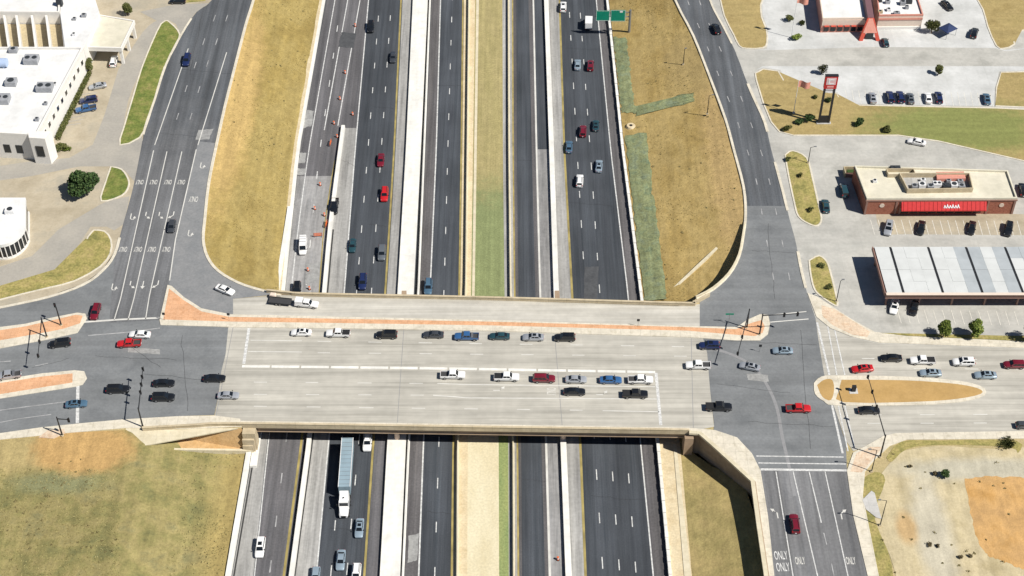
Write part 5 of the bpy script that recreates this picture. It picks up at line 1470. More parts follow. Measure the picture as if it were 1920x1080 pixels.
e = mast('dark signal pole with a lamp arm on the orange pavers of the upper left island', (115, 610), 6.2, [((102, 572), 1)], 0)

def street_lamp(base, h, reach, label, z=0):
    p = at(*base, z)
    e = empty('street_lamp', label, 'street lamp', (p.x, p.y, z), 0, 'street lamps')
    mb = MB(); mb.tube((0, 0, 0), (0, 0, h), .13, .08, n=8); mb.obj('pole', M['steel_dark'], e, smooth=True)
    mb = MB(); mb.tube((0, 0, h), (reach[0], reach[1], h + .35), .06, .05, n=6); mb.obj('lamp_arm', M['steel_dark'], e)
    mb = MB(); mb.box(reach[0] - .35, reach[0] + .35, reach[1] - .15, reach[1] + .15, h + .28, h + .42); mb.obj('lamp_head', M['steel'], e)
    MB().box(-.28, .28, -.28, .28, -.1, .3).obj('foot', M['parapet'], e)
street_lamp((1650, 985), 8.6, (-1.6, 0), 'dark street lamp beside the white concrete pad at lower right')
street_lamp((1634, 884), 7.4, (-1.6, 0), 'dark street lamp on the lower right corner pavement, above the concrete pad')
street_lamp((1515, 306), 5.5, (1.2, 0), 'slim street lamp at the head of the long grass island')
street_lamp((1568, 566), 7.2, (.6, .2), 'slim street lamp at the foot of the small grass island')
street_lamp((1326, 214), 6.5, (1.0, 0), 'slim street lamp at the top edge of the upper right embankment', -.6)
street_lamp((1281, 121), 5.5, (.3, 0), 'short lamp post high on the upper right embankment near the turf strips', -1.6)
# small posts along the kerbs
def post_sign(px, z, label, mat):
    p = at(*px, z)
    e = empty('road_sign', label, 'road sign', (p.x, p.y, z), 0, 'small road signs on posts')
    mb = MB(); mb.tube((0, 0, 0), (0, 0, 2.6), .04, n=6); mb.obj('post', M['steel'], e)
    MB().box(-.35, .35, -.04, -.01, 1.8, 2.6).obj('plate', mat, e)
post_sign((309, 600), .15, 'small sign post at the corner of the upper left orange island', M['steel_dark'])
post_sign((430, 601), .15, 'small dark sign post on the orange strip at the deck left end', M['steel_dark'])
post_sign((1196, 612), .15, 'small dark sign post on the orange strip along the right half of the deck', M['steel_dark'])
post_sign((1424, 660), .01, 'small dark sign post standing beside the right crossroads island', M['steel_dark'])
# street name blades on the arm
p = at(1366, 606, .17)
e = empty('street_name_sign', 'green street name sign on a slim post at the right end of the orange strip', 'road sign', (p.x, p.y, .17))
mb = MB(); mb.tube((0, 0, 0), (0, 0, 3.4), .05, n=6); mb.obj('post', M['steel'], e)
MB().box(-1.0, 1.0, -.03, .03, 2.9, 3.4).obj('sign_plate', M['sign_green'], e)

# overhead guide sign beside the right main lanes
pb = at(1179, 68, ZF + .3)
OS = empty('overhead_sign', 'green overhead guide sign on a cantilever post beside the right main lanes', 'road sign', (pb.x, pb.y, pb.z))
mb = MB(); mb.tube((0, 0, 0), (0, 0, 9.6), .42, .34, n=12); mb.obj('post', M['steel'], OS, smooth=True)
MB().box(-.9, .9, -.9, .9, -.4, .25).obj('foot', M['cream_conc'], OS)
for z in (7.2, 8.8):
    mb = MB(); mb.tube((0, .0, z), (-10.6, 0, z), .16, .12, n=8); mb.obj('truss_chord', M['steel'], OS, smooth=True)
mb = MB()
for i in range(9):
    mb.tube((-i * 1.15 - .5, 0, 7.2 if i % 2 else 8.8), (-i * 1.15 - 1.65, 0, 8.8 if i % 2 else 7.2), .06, n=6)
mb.obj('truss_web', M['steel'], OS)
for (x0, x1, z0, z1_) in ((-10.4, -6.2, 5.9, 9.6), (-6.0, -1.4, 5.7, 9.8)):
    MB().box(x0, x1, -.32, -.24, z0, z1_).obj('sign_panel', M['sign_green'], OS)
    mb = MB(); t = .09; y0_, y1_ = -.332, -.321
    mb.box(x0 + .08, x1 - .08, y0_, y1_, z0 + .08, z0 + .08 + t); mb.box(x0 + .08, x1 - .08, y0_, y1_, z1_ - .08 - t, z1_ - .08)
    mb.box(x0 + .08, x0 + .08 + t, y0_, y1_, z0 + .2, z1_ - .2); mb.box(x1 - .08 - t, x1 - .08, y0_, y1_, z0 + .2, z1_ - .2)
    mb.obj('sign_border', M['sign_white'], OS)
MB().box(-3.2, -2.3, -.335, -.322, 8.9, 9.5).obj('exit_shield', M['sign_white'], OS)

# orange drums and cones on the exit ramp
def drum(px, z, label, grp='orange traffic drums on the exit ramp'):
    p = at(px[0], px[1], z + .5)
    e = empty('traffic_drum', label, 'traffic drum', (p.x, p.y, z + .01), 0, grp)
    mb = MB(); mb.tube((0, 0, .1), (0, 0, 1.0), .29, .24, n=10); mb.obj('drum_body', M['orange'], e, smooth=True)
    mb = MB(); mb.tube((0, 0, .38), (0, 0, .52), .285, .277, n=10); mb.tube((0, 0, .70), (0, 0, .84), .268, .262, n=10); mb.obj('white_band', M['sign_white'], e)
    mb = MB(); mb.tube((0, 0, 0), (0, 0, .1), .42, .40, n=10); mb.obj('rubber_foot', M['black'], e)
DRUMS = ['orange traffic drum highest on the exit ramp, near the black suv level', 'orange traffic drum on the ramp line, second from the top', 'orange traffic drum on the inner ramp line above the barrier tip', 'orange traffic drum right above the tip of the gore barrier', 'orange traffic drum left of the tip of the gore barrier', 'orange traffic drum touching the left side of the gore barrier tip', 'orange traffic drum where dark ramp asphalt turns to pale concrete', 'orange traffic drum level with the black pickup on the pale ramp', 'orange traffic drum above the white cargo van on the pale ramp', 'orange traffic drum midway between the white van and the bridge', 'orange traffic drum lowest on the ramp beside the bridge parapet']
for i, (x, y) in enumerate([(666, 47), (647, 135), (637, 184), (661, 213), (626, 230), (632, 255), (600, 345), (608, 402), (590, 390), (577, 505), (580, 540)]):
    drum((x, y), ZF, DRUMS[i])
drum((1046, 1047), ZF, 'orange traffic drum beside the broad white barrier near the bottom edge', 'orange traffic drums on the freeway')
def barricade(px, ang, label):
    p = at(px[0], px[1], ZF + .6)
    e = empty('barricade', label, 'barricade', (p.x, p.y, ZF + .01), ang, 'orange barricades on the exit ramp')
    for z in (.35, .75, 1.15): MB().box(-1.2, 1.2, -.03, .03, z, z + .22).obj('board', M['orange'], e)
    for x in (-1.0, 1.0): MB().box(x - .05, x + .05, -.4, .4, 0, .08).box(x - .04, x + .04, -.08, -.032, 0, 1.5).obj('leg', M['steel'], e)
barricade((596, 441), .1, 'orange striped barricade beside the white van on the ramp')
barricade((620, 268), 1.45, 'orange barricade beside the upper end of the gore barrier')
barricade((612, 420), 1.45, 'orange barricade below the black pickup beside the gore barrier')

# signal cabinet on the east median
p = at(1600, 733, .13)
e = empty('control_cabinet', 'black signal control cabinet on a white pad in the sandy east median', 'cabinet', (p.x, p.y, .13))
MB().box(-1.0, 1.0, -.9, .9, -.1, .06).obj('pad', M['pad'], e)
MB().box(-.45, .45, -.35, .35, .06, 1.6).obj('cabinet_body', M['steel_dark'], e)
MB().box(-.5, .5, -.4, .4, 1.6, 1.68).obj('cabinet_lid', M['steel_dark'], e)
# inspection ring in the embankment
p = at(1183, 236, -5.6)
e = empty('manhole', 'round sandy manhole ring with a dark lid on the right embankment', 'manhole', (p.x, p.y, -5.75))
mb = MB(); mb.tube((0, 0, -.4), (0, 0, .35), 1.5, 1.2, n=18); mb.obj('ring', M['gravel_tan'], e, smooth=True)
mb = MB(); mb.tube((0, 0, .35), (0, 0, .42), .45, n=14); mb.obj('lid', M['steel_dark'], e)

# ------------------------------------------------------------------ buildings
def parapet_ring(pts, z0, z1_, wd, mat, par, name='parapet'):
    P = ccw([Vector((p.x, p.y, 0)) for p in pts])
    n = len(P)
    c = sum(P, Vector()) / n
    inner = []
    for i in range(n):
        a, b_, d_ = P[i - 1], P[i], P[(i + 1) % n]
        u = (b_ - a).normalized(); v = (d_ - b_).normalized()
        nu, nv = Vector((-u.y, u.x, 0)), Vector((-v.y, v.x, 0))
        bis = (nu + nv); bis = bis / max(.2, bis.dot(nu)) if bis.length > .01 else nu
        inner.append(b_ + bis * wd)
    V = [Vector((p.x, p.y, z)) for z in (z0, z1_) for p in P] + [Vector((p.x, p.y, z)) for z in (z1_, z0) for p in inner]
    F = []
    for i in range(n):
        j = (i + 1) % n
        F += [(i, j, n + j, n + i), (n + i, n + j, 2 * n + j, 2 * n + i), (2 * n + i, 2 * n + j, 3 * n + j, 3 * n + i)]
    o = mesh(name, V, F, mat, par); fix_up(o)
    return o
def unit(px, zr, sx, sy, sz, mat, par, fans=1, name='rooftop_unit'):
    """Rooftop air unit with its fans; px is where its foot stands on the roof."""
    p = at(*px, zr)
    mb = MB(); mb.box(p.x - sx / 2, p.x + sx / 2, p.y - sy / 2, p.y + sy / 2, zr, zr + sz)
    o = mb.obj(name, mat, par)
    for i in range(fans):
        x = p.x - sx / 2 + sx * (i + .5) / fans
        f = MB(); f.tube((x, p.y, zr + sz), (x, p.y, zr + sz + .12), min(sx / fans, sy) * .36, n=12); f.obj('fan', M['hvac_dark'], o)
    return o

# big white building at the upper left
HB_ = 8.0
WBL = empty('white_building', 'large white flat roofed building with rooftop units at the upper left', 'building', at(80, 300, 0))
WBL.location = (0, 0, 0)
roofA = [at(x, y, HB_) for x, y in [(-160, 92), (157, 92), (69, 257), (-160, 244)]]
prism('wall', roofA, -.1, HB_, M['wall_white'], WBL)
ra = [Vector((p.x, p.y, HB_ + .03)) for p in roofA]
mesh('roof', ccw(ra), [(0, 1, 2, 3)], M['roof_white'], WBL)
parapet_ring(roofA, HB_ - .05, HB_ + .8, .45, M['wall_white'], WBL)
roofB = [at(x, y, HB_) for x, y in [(-160, -90), (118, -90), (112, 26), (-160, 24)]]
prism('wall', roofB, -.1, HB_, M['wall_white'], WBL)
mesh('roof', ccw([Vector((p.x, p.y, HB_ + .03)) for p in roofB]), [(0, 1, 2, 3)], M['roof_white'], WBL)
parapet_ring(roofB, HB_ - .05, HB_ + .7, .45, M['wall_white'], WBL)
link_ = [at(x, y, HB_) for x, y in [(119, -90), (160, -60), (186, 22), (157, 90), (122, 90), (113, 26)]]
prism('wall', link_, -.1, HB_ - .02, M['wall_white'], WBL)
mesh('roof', ccw([Vector((p.x, p.y, HB_ + .015)) for p in link_]), [tuple(range(6))], M['roof_white'], WBL)
# sunken screened yard between the two roofs
yard = [at(x, y, 4.5) for x, y in [(-160, 44), (124, 46), (134, 118), (-160, 120)]]
mesh('yard_floor', ccw(yard), [(0, 1, 2, 3)], M['tan_wall'], WBL)
for (x0, x1, y1_) in ((5, 14, 88), (28, 36, 90), (57, 65, 90), (84, 92, 90), (112, 120, 90), (-24, -14, 88), (-60, -50, 88)):
    A_, B_ = at(x0, 27, HB_), at(x1, y1_, HB_)
    mb = MB()
    mb.add([(A_.x, A_.y, 4.4), (A_.x + .7, A_.y, 4.4), (A_.x + .7, A_.y, HB_ - .3), (A_.x, A_.y, HB_ - .3), (B_.x, B_.y, 4.4), (B_.x + .7, B_.y, 4.4), (B_.x + .7, B_.y, HB_ - .3), (B_.x, B_.y, HB_ - .3)], [(0, 1, 2, 3), (4, 7, 6, 5), (0, 4, 5, 1), (1, 5, 6, 2), (2, 6, 7, 3), (3, 7, 4, 0)])
    mb.obj('screen_wall', M['wall_white'], WBL)
# east wall windows
NE, SE = roofA[1], roofA[2]
d = (SE - NE); d.z = 0
nrm = Vector((d.y, -d.x, 0)).normalized()
if nrm.x < 0: nrm = -nrm
for i in range(11):
    u = .06 + i * .088
    a = NE.lerp(SE, u); c = NE.lerp(SE, u + .035)
    V = [Vector((q.x, q.y, z)) + nrm * .02 for q, z in ((a, 4.6), (c, 4.6), (c, 6.3), (a, 6.3))]
    wdo = flat('window', V, M['glass'], WBL)
    mb = MB()
    for z in (4.5, 6.3):
        mb.add([Vector((a.x, a.y, z)) + nrm * .0, Vector((c.x, c.y, z)), Vector((c.x, c.y, z)) + nrm * .12, Vector((a.x, a.y, z)) + nrm * .12, Vector((a.x, a.y, z + .1)), Vector((c.x, c.y, z + .1)), Vector((c.x, c.y, z + .1)) + nrm * .12, Vector((a.x, a.y, z + .1)) + nrm * .12],
               [(0, 1, 2, 3), (7, 6, 5, 4), (0, 4, 5, 1), (1, 5, 6, 2), (2, 6, 7, 3), (3, 7, 4, 0)])
    mb.obj('window_sill', M['wall_white'], wdo)
# front tower and openings
ft = [at(x, y, HB_ + .9) for x, y in [(52, 246), (96, 246), (84, 260), (54, 258)]]
prism('entrance_tower', ft, -.1, HB_ + .9, M['wall_white'], WBL)
a, c = ft[3], ft[2]
V = [Vector((p.x, p.y - .12, z)) for p, z in ((a.lerp(c, .25), 2.6), (a.lerp(c, .75), 2.6), (a.lerp(c, .75), 6.2), (a.lerp(c, .25), 6.2))]
flat('entrance_glazing', V, M['glass'], WBL)
a, c = roofA[3], roofA[2]
for i in range(8):
    u = .1 + i * .1
    p, q = a.lerp(c, u), a.lerp(c, u + .055)
    V = [Vector((s.x, s.y - .05, z)) for s, z in ((p, 2.0), (q, 2.0), (q, 4.8), (p, 4.8))]
    flat('window', V, M['glass'], WBL)
# entrance canopy
cn = [at(x, y, 5.6) for x, y in [(157, 90), (186, 29), (253, 40), (228, 92)]]
prism('canopy_roof', cn, 4.6, 5.6, M['wall_white'], WBL)
mesh('canopy_deck', ccw([Vector((p.x, p.y, 5.63)) for p in cn]), [(0, 1, 2, 3)], M['roof_cream'], WBL)
parapet_ring(cn, 5.55, 6.0, .4, M['wall_white'], WBL, 'canopy_rim')
for (u, v) in ((.06, .05), (.94, .05), (.06, .95), (.94, .95), (.94, .5)):
    p = cn[0].lerp(cn[3], u).lerp(cn[1].lerp(cn[2], u), v)
    MB().box(p.x - .4, p.x + .4, p.y - .4, p.y + .4, 0, 4.6).obj('canopy_column', M['wall_white'], WBL)
for (px, s, mt, fn) in (((60, 116), (4.0, 3.2, 1.6), 'hvac', 2), ((85, 168), (4.4, 3.0, 1.6), 'hvac', 2), ((22, 158), (3.0, 2.6, 1.5), 'hvac', 1), ((6, 190), (3.8, 3.4, 1.6), 'hvac', 2), ((26, 97), (2.4, 1.8, 1.2), 'hvac', 1),
                        ((70, 226), (1.0, 1.0, .9), 'hvac', 1), ((86, 196), (.9, .9, .8), 'hvac', 1), ((104, 160), (1.0, 1.0, .8), 'hvac_white', 1), ((113, 10), (1.6, 1.6, 2.2), 'hvac_dark', 1), ((158, 31), (1.4, 1.2, .9), 'hvac', 1),
                        ((140, 37), (1.0, 1.0, .7), 'hvac', 1), ((139, 66), (1.0, 1.0, .7), 'hvac_white', 1)):
    unit(px, HB_ + .03, *s, M[mt], WBL, fn)
p = at(2, 125, HB_)
mb = MB(); mb.tube((p.x - 4, p.y, HB_ + 1.4), (p.x + 2, p.y, HB_ + 1.4), 1.3, n=16); mb.box(p.x - 3.4, p.x - 3.0, p.y - .9, p.y + .9, HB_, HB_ + .7); mb.box(p.x + .8, p.x + 1.2, p.y - .9, p.y + .9, HB_, HB_ + .7)
mb.obj('rooftop_tank', M['hvac_blue'], WBL, smooth=True)

# round-ended pale building at the left edge
RB_ = empty('round_ended_building', 'pale building with a rounded end at the left edge beside the tan drive', 'building', (0, 0, 0))
arc = [at(45, 374, 5.2), at(46, 420, 5.2)]
c0 = at(10, 425, 5.2); r = (at(46, 425, 5.2) - c0).length
P = [at(-200, 374, 5.2), at(46, 374, 5.2)]
for i in range(15):
    t = -math.pi / 2 * i / 14
    P.append(Vector((c0.x + r * math.cos(t), c0.y + r * 1.35 * math.sin(t), 5.2)))
P.append(Vector((at(-200, 458, 5.2).x, P[-1].y, 5.2)))
prism('wall', P, -.1, 4.4, M['glass'], RB_)
c1 = sum((Vector((p.x, p.y, 0)) for p in P), Vector()) / len(P)
prism('roof', [Vector((c0.x + (p.x - c0.x) * 1.06, c0.y + (p.y - c0.y) * 1.06, 0)) for p in P], 4.4, 5.3, M['roof_white'], RB_)
prism('plinth', [Vector((c0.x + (p.x - c0.x) * 1.05, c0.y + (p.y - c0.y) * 1.05, 0)) for p in P], -.05, .6, M['wall_white'], RB_)
for i in range(2, 17, 2):
    p = P[i]; v = Vector((p.x - c0.x, p.y - c0.y, 0)).normalized()
    mb = MB(); mb.tube((p.x + v.x * .2, p.y + v.y * .2, 0), (p.x + v.x * .2, p.y + v.y * .2, 4.4), .14, n=8); mb.obj('column', M['wall_white'], RB_)
unit((20, 398), 5.3, 2.4, 2.0, 1.2, M['hvac_white'], RB_)

# brick restaurant with a red awning
TZ = 5.0
BRK = empty('brick_restaurant', 'brick restaurant with cream flat roof and long red awning at the right', 'building', (0, 0, 0))
rf = [at(x, y, TZ) for x, y in [(1602, 313), (1889, 322), (1907, 374), (1625, 375)]]
prism('wall', rf, -.1, TZ - .05, M['brickwall'], BRK)
mesh('roof', ccw([Vector((p.x, p.y, TZ + .02)) for p in rf]), [(0, 1, 2, 3)], M['roof_cream'], BRK)
parapet_ring(rf, TZ - .06, TZ + .55, .4, M['roof_cream'], BRK)
parapet_ring([Vector((p.x * 1.0, p.y, 0)) for p in rf], TZ - .4, TZ - .1, -.18, M['fascia_brown'], BRK, 'cornice')
scr = [at(x, y, TZ) for x, y in [(1684, 332), (1816, 332), (1823, 361), (1700, 363)]]
parapet_ring(scr, TZ + .02, TZ + 1.5, .25, M['parapet'], BRK, 'equipment_screen')
mesh('equipment_deck', ccw([Vector((p.x, p.y, TZ + .04)) for p in scr]), [(0, 1, 2, 3)], M['shoulder'], BRK)
scr2 = [at(x, y, TZ + .03) for x, y in [(1660, 322), (1712, 322), (1716, 333), (1664, 333)]]
parapet_ring(scr2, TZ + .02, TZ + 1.2, .2, M['parapet'], BRK, 'equipment_screen')
scr3 = [at(x, y, TZ + 1.6) for x, y in [(1756, 319), (1808, 318), (1812, 331), (1758, 332)]]
prism('red_screen', scr3, TZ + .02, TZ + 1.0, M['red_soft'], BRK)
for (px, s, mt, fn) in (((1714, 352), (1.4, 1.4, 1.0), 'hvac', 1), ((1728, 350), (1.8, 1.6, 1.1), 'hvac_white', 1), ((1744, 352), (1.6, 1.4, .9), 'hvac', 1), ((1756, 349), (2.2, 1.6, 1.2), 'hvac_white', 2), ((1773, 352), (1.8, 1.6, 1.1), 'hvac_dark', 1), ((1788, 350), (1.8, 1.8, 1.1), 'hvac_white', 1), ((1802, 352), (1.6, 1.4, 1.0), 'hvac', 1), ((1778, 341), (1.2, 1.0, .8), 'hvac', 1), ((1800, 342), (1.4, 1.0, .8), 'hvac', 1), ((1730, 340), (1.4, 1.0, .8), 'hvac_white', 1), ((1640, 341), (1.0, 1.0, .7), 'hvac_white', 1), ((1678, 318), (2.6, 1.2, 1.0), 'hvac_dark', 1)):
    unit(px, TZ + .05, *s, M[mt], BRK, fn)
FLp, FRp = rf[3], rf[2]
def fpt(u, z, off=0.0): 
    p = FLp.lerp(FRp, u); return Vector((p.x, p.y - off, z))
aw0, aw1 = .235, .80
mb = MB()
mb.add([fpt(aw0, 4.6, .02), fpt(aw1, 4.6, .02), fpt(aw1, 2.7, 1.7), fpt(aw0, 2.7, 1.7), fpt(aw0, 2.45, 1.7), fpt(aw1, 2.45, 1.7), fpt(aw0, 2.45, .02), fpt(aw1, 2.45, .02)], [(0, 3, 2, 1), (3, 4, 5, 2), (0, 6, 4, 3), (1, 2, 5, 7), (4, 6, 7, 5)])
mb.obj('awning', M['red'], BRK)
for i in range(20):
    u = aw0 + (aw1 - aw0) * (i + .5) / 20
    mb = MB(); mb.tube(fpt(u, 4.62, .06), fpt(u, 2.72, 1.74), .05, n=5); mb.obj('awning_rib', M['red'], BRK)
for i in range(9):
    u = aw0 + .01 + (aw1 - aw0 - .02) * i / 9
    V = [fpt(u, .4, .03), fpt(u + .052, .4, .03), fpt(u + .052, 2.4, .03), fpt(u, 2.4, .03)]
    flat('window', V, M['glass'], BRK)
# white raised script strokes on the awning (not readable in the photograph)
def awp(u, v, off=.06): 
    a = fpt(u, 4.6, .02).lerp(fpt(u, 2.7, 1.7), v); return a + Vector((0, -.75, .65)).normalized() * off
mb = MB()
for i in range(6):
    u = .515 + i * .018
    mb.tube(awp(u, .75), awp(u + .006, .35 if i % 2 else .45), .14, n=6); mb.tube(awp(u + .006, .45), awp(u + .014, .75), .12, n=6)
mb.obj('awning_script', M['sign_white'], BRK)
for (u0, u1) in ((.0, .22), (.815, 1.0)):
    um = (u0 + u1) / 2
    p = fpt(um, 3.1, .06)
    mb = MB(); mb.tube((p.x, p.y + .05, p.z), (p.x, p.y - .06, p.z), .65, n=12); mb.obj('wall_badge', M['stone_pink'], BRK)
for u in (.0, .2, .23, .81, .985):
    a = fpt(u, 0, .0)
    MB().box(a.x, a.x + .5, a.y - .15, a.y - .003, 0, TZ - .45).obj('pilaster', M['fascia_brown'], BRK)
# bin enclosure at its shaded end
p = at(1594, 328, 0)
BIN = empty('bin_enclosure', 'small walled bin enclosure at the shaded end of the brick restaurant', 'enclosure', (p.x, p.y, 0))
for (x0, x1, y0_, y1_) in ((-1.8, 1.8, 1.2, 1.45), (-1.8, -1.55, -1.2, 1.2), (1.55, 1.8, -1.2, 1.2)): MB().box(x0, x1, y0_, y1_, 0, 1.8).obj('wall', M['tan_wall'], BIN)
MB().box(-1.0, 1.0, -.6, .6, .15, 1.4).obj('bin', M['leaf_dark'], BIN)
MB().box(-1.5, 1.5, -1.2, -1.12, .1, 1.7).obj('gate', M['fascia_brown'], BIN)

# metal parking canopy
CZ = 5.2
CP = empty('parking_canopy', 'large pale sheet metal parking canopy with dark rib lines at the right edge', 'canopy', (0, 0, 0))
TLc, TRc, BRc, BLc = at(1637, 463, CZ), at(2010, 463, CZ), at(2050, 550, CZ), at(1661, 550, CZ)
def cpt(u, v, z=CZ):
    p = TLc.lerp(TRc, u).lerp(BLc.lerp(BRc, u), v); return Vector((p.x, p.y, z))
def uof(x): return (x - 1637) / (2010 - 1637)
us = [0, uof(1669), uof(1740), uof(1811), uof(1884), uof(1956), 1]
rng = random.Random(4)
for i in range(6):
    w_ = us[i + 1] - us[i]
    nsub = 1 if i == 0 else 3
    for j in range(nsub):
        for k in range(4):
            ua, ub = us[i] + .006 + (w_ - .012) * j / nsub, us[i] + .006 + (w_ - .012) * (j + 1) / nsub - .0005
            va, vb = k / 4 + .0015, (k + 1) / 4 - .0015
            grey = (i, j) in ((2, 2), (3, 0), (3, 2), (4, 1), (5, 0), (5, 2)) or (i >= 3 and rng.random() < .08)
            z = CZ + .05 + .03 * ((j + k) % 2)
            P4 = [cpt(ua, va), cpt(ub, va), cpt(ub, vb), cpt(ua, vb)]
            prism('roof_panel', P4, CZ, z, M['metal_roof_grey'] if grey else M['metal_roof'], CP)
for u in us[1:-1]:
    P4 = [cpt(u - .0055, 0), cpt(u + .0045, 0), cpt(u + .0045, 1), cpt(u - .0055, 1)]
    prism('gutter_rib', P4, CZ - .25, CZ - .02, M['steel_dark'], CP)
prism('roof_deck', [cpt(0, 0), cpt(1, 0), cpt(1, 1), cpt(0, 1)], CZ - .5, CZ - .26, M['fascia_brown'], CP)
a, b_ = cpt(0, 1), cpt(1, 1)
prism('front_fascia', [a + Vector((0, .0, 0)), b_, b_ + Vector((0, -.35, 0)), a + Vector((0, -.35, 0))], CZ - 1.5, CZ + .12, M['fascia_brown'], CP)
prism('front_fascia_cap', [a + Vector((0, .05, 0)), b_ + Vector((0, .05, 0)), b_ + Vector((0, -.8, 0)), a + Vector((0, -.8, 0))], CZ + .122, CZ + .22, M['stone_pink'], CP)
a, b_ = cpt(0, 0), cpt(0, 1)
prism('side_fascia', [a, b_, b_ + Vector((-.25, 0, 0)), a + Vector((-.25, 0, 0))], CZ - .9, CZ + .12, M['fascia_brown'], CP)
for i in range(7):
    for v in (.08, .92):
        p = cpt(.02 + i * .16, v)
        MB().box(p.x - .2, p.x + .2, p.y - .2, p.y + .2, 0, CZ - .5).obj('column', M['fascia_brown'], CP)
# fence of posts along the back of the canopy
p0, p1 = at(1634, 466, 0), at(2000, 466, 0)

# red-trimmed restaurant at the top right
QZ = 4.6
RS = empty('red_trim_restaurant', 'pale restaurant with a red ridge tower and rooftop units at the top right', 'building', (0, 0, 0))
lw = [at(x, y, QZ) for x, y in [(1532, -30), (1612, -30), (1627, 36), (1542, 37)]]
prism('wall', lw, -.1, QZ - .04, M['red_soft'], RS)
mesh('roof', ccw([Vector((p.x, p.y, QZ + .02)) for p in lw]), [(0, 1, 2, 3)], M['roof_white'], RS)
parapet_ring(lw, QZ - .05, QZ + .5, .35, M['stone_pink'], RS)
a, c = lw[3], lw[2]
prism('wall_band', [a + Vector((.1, 0, 0)), c, c + Vector((0, -.12, 0)), a + Vector((.1, -.12, 0))], 2.6, QZ - .1, M['stone_pink'], RS)
for i in range(6):
    p, q = a.lerp(c, .06 + i * .15), a.lerp(c, .17 + i * .15)
    flat('window', [Vector((s.x, s.y - .14, z)) for s, z in ((p, .5), (q, .5), (q, 2.4), (p, 2.4))], M['glass'], RS)
    prism('window_hood', [p, q, q + Vector((0, -.7, 0)), p + Vector((0, -.7, 0))], 2.4, 2.58, M['red_dull'], RS)
rw_ = [at(x, y, QZ) for x, y in [(1640, -30), (1712, -30), (1731, 30), (1648, 31)]]
prism('wall', rw_, -.1, QZ - .04, M['stone_pink'], RS)
mesh('roof', ccw([Vector((p.x, p.y, QZ + .02)) for p in rw_]), [(0, 1, 2, 3)], M['roof_white'], RS)
parapet_ring(rw_, QZ - .05, QZ + .55, .35, M['red_soft'], RS)
a, c = rw_[3], rw_[2]
prism('wall_band', [a, c, c + Vector((0, -.15, 0)), a + Vector((0, -.15, 0))], 3.3, 4.0, M['red_soft'], RS)
prism('wall_band', [a, c, c + Vector((0, -.3, 0)), a + Vector((0, -.3, 0))], 0, 1.0, M['wall_white'], RS)
for (px, s, mt, fn) in (((1650, 3), (1.0, 1.0, .8), 'hvac_dark', 1), ((1664, 6), (1.4, 1.2, 1.0), 'hvac', 1), ((1704, 5), (1.6, 1.6, 1.2), 'hvac_dark', 1), ((1666, 20), (1.2, 1.2, .8), 'hvac_white', 1), ((1681, 27), (1.8, 1.2, .9), 'hvac', 1), ((1692, 8), (1.6, 1.6, 1.2), 'hvac', 1), ((1700, 16), (1.0, 1.0, 1.0), 'hvac', 1), ((1650, 24), (1.4, 1.0, .8), 'tan_wall', 1)):
    unit(px, QZ + .05, *s, M[mt], RS, fn)
# red ridge tower: a raised ridge that ends in a splayed front
R0, R1 = at(1622, -30, 6.0), at(1633, 34, 6.0)
mb = MB()
hw_ = 1.3
mb.add([(R0.x - hw_, R0.y, 4.4), (R0.x + hw_, R0.y, 4.4), (R0.x + hw_ * .7, R0.y, 6.2), (R0.x - hw_ * .7, R0.y, 6.2), (R1.x - hw_, R1.y, 4.4), (R1.x + hw_, R1.y, 4.4), (R1.x + hw_ * .7, R1.y, 6.2), (R1.x - hw_ * .7, R1.y, 6.2)], [(0, 3, 2, 1), (4, 5, 6, 7), (1, 2, 6, 5), (0, 4, 7, 3), (2, 3, 7, 6), (0, 1, 5, 4)])
mb.obj('ridge', M['ridge'], RS)
for s in (-1, 1):
    mb = MB()
    x0, x1 = R1.x + s * .4, R1.x + s * 2.6
    f0, f1 = R1.y - .05, R1.y - 3.2
    mb.add([(x0 - .55, f0, 6.1), (x0 + .55, f0, 6.1), (x1 + .6, f1, 0), (x1 - .6, f1, 0), (x0 - .55, f0 + .6, 6.1), (x0 + .55, f0 + .6, 6.1), (x1 + .6, f1 + .9, 0), (x1 - .6, f1 + .9, 0)], [(0, 3, 2, 1), (4, 5, 6, 7), (0, 4, 7, 3), (1, 2, 6, 5), (0, 1, 5, 4)])
    mb.obj('splayed_leg', M['red_dull'], RS)
mb = MB(); mb.add([(R1.x - .5, R1.y - .1, 6.0), (R1.x + .5, R1.y - .1, 6.0), (R1.x + 2.1, R1.y - 2.2, 2.2), (R1.x - 2.1, R1.y - 2.2, 2.2)], [(0, 3, 2, 1)]); mb.obj('tower_front', M['red_soft'], RS)
MB().box(R1.x - 1.1, R1.x + 1.1, R1.y - 2.3, R1.y - 2.2, 0, 2.2).obj('door', M['glass'], RS)
# small shade structure beside it
p = at(1778, 52, 2.6)
SHD = empty('shade_canopy', 'dark blue fabric shade canopy on slim posts beside the red trimmed restaurant', 'canopy', (p.x, p.y, 0), .6)
mb = MB(); mb.add([(-2.2, -1.8, 2.5), (2.2, -1.8, 2.5), (2.2, 1.8, 2.5), (-2.2, 1.8, 2.5), (0, 0, 3.4), (-2.2, -1.8, 2.38), (2.2, -1.8, 2.38), (2.2, 1.8, 2.38), (-2.2, 1.8, 2.38)], [(0, 1, 4), (1, 2, 4), (2, 3, 4), (3, 0, 4), (0, 5, 6, 1), (1, 6, 7, 2), (2, 7, 8, 3), (3, 8, 5, 0)]); mb.obj('fabric_top', M['bluecloth'], SHD)
for x in (-2, 2):
    for y in (-1.6, 1.6):
        mb = MB(); mb.tube((x, y, 0), (x, y, 2.5), .06, n=6); mb.obj('post', M['steel'], SHD)

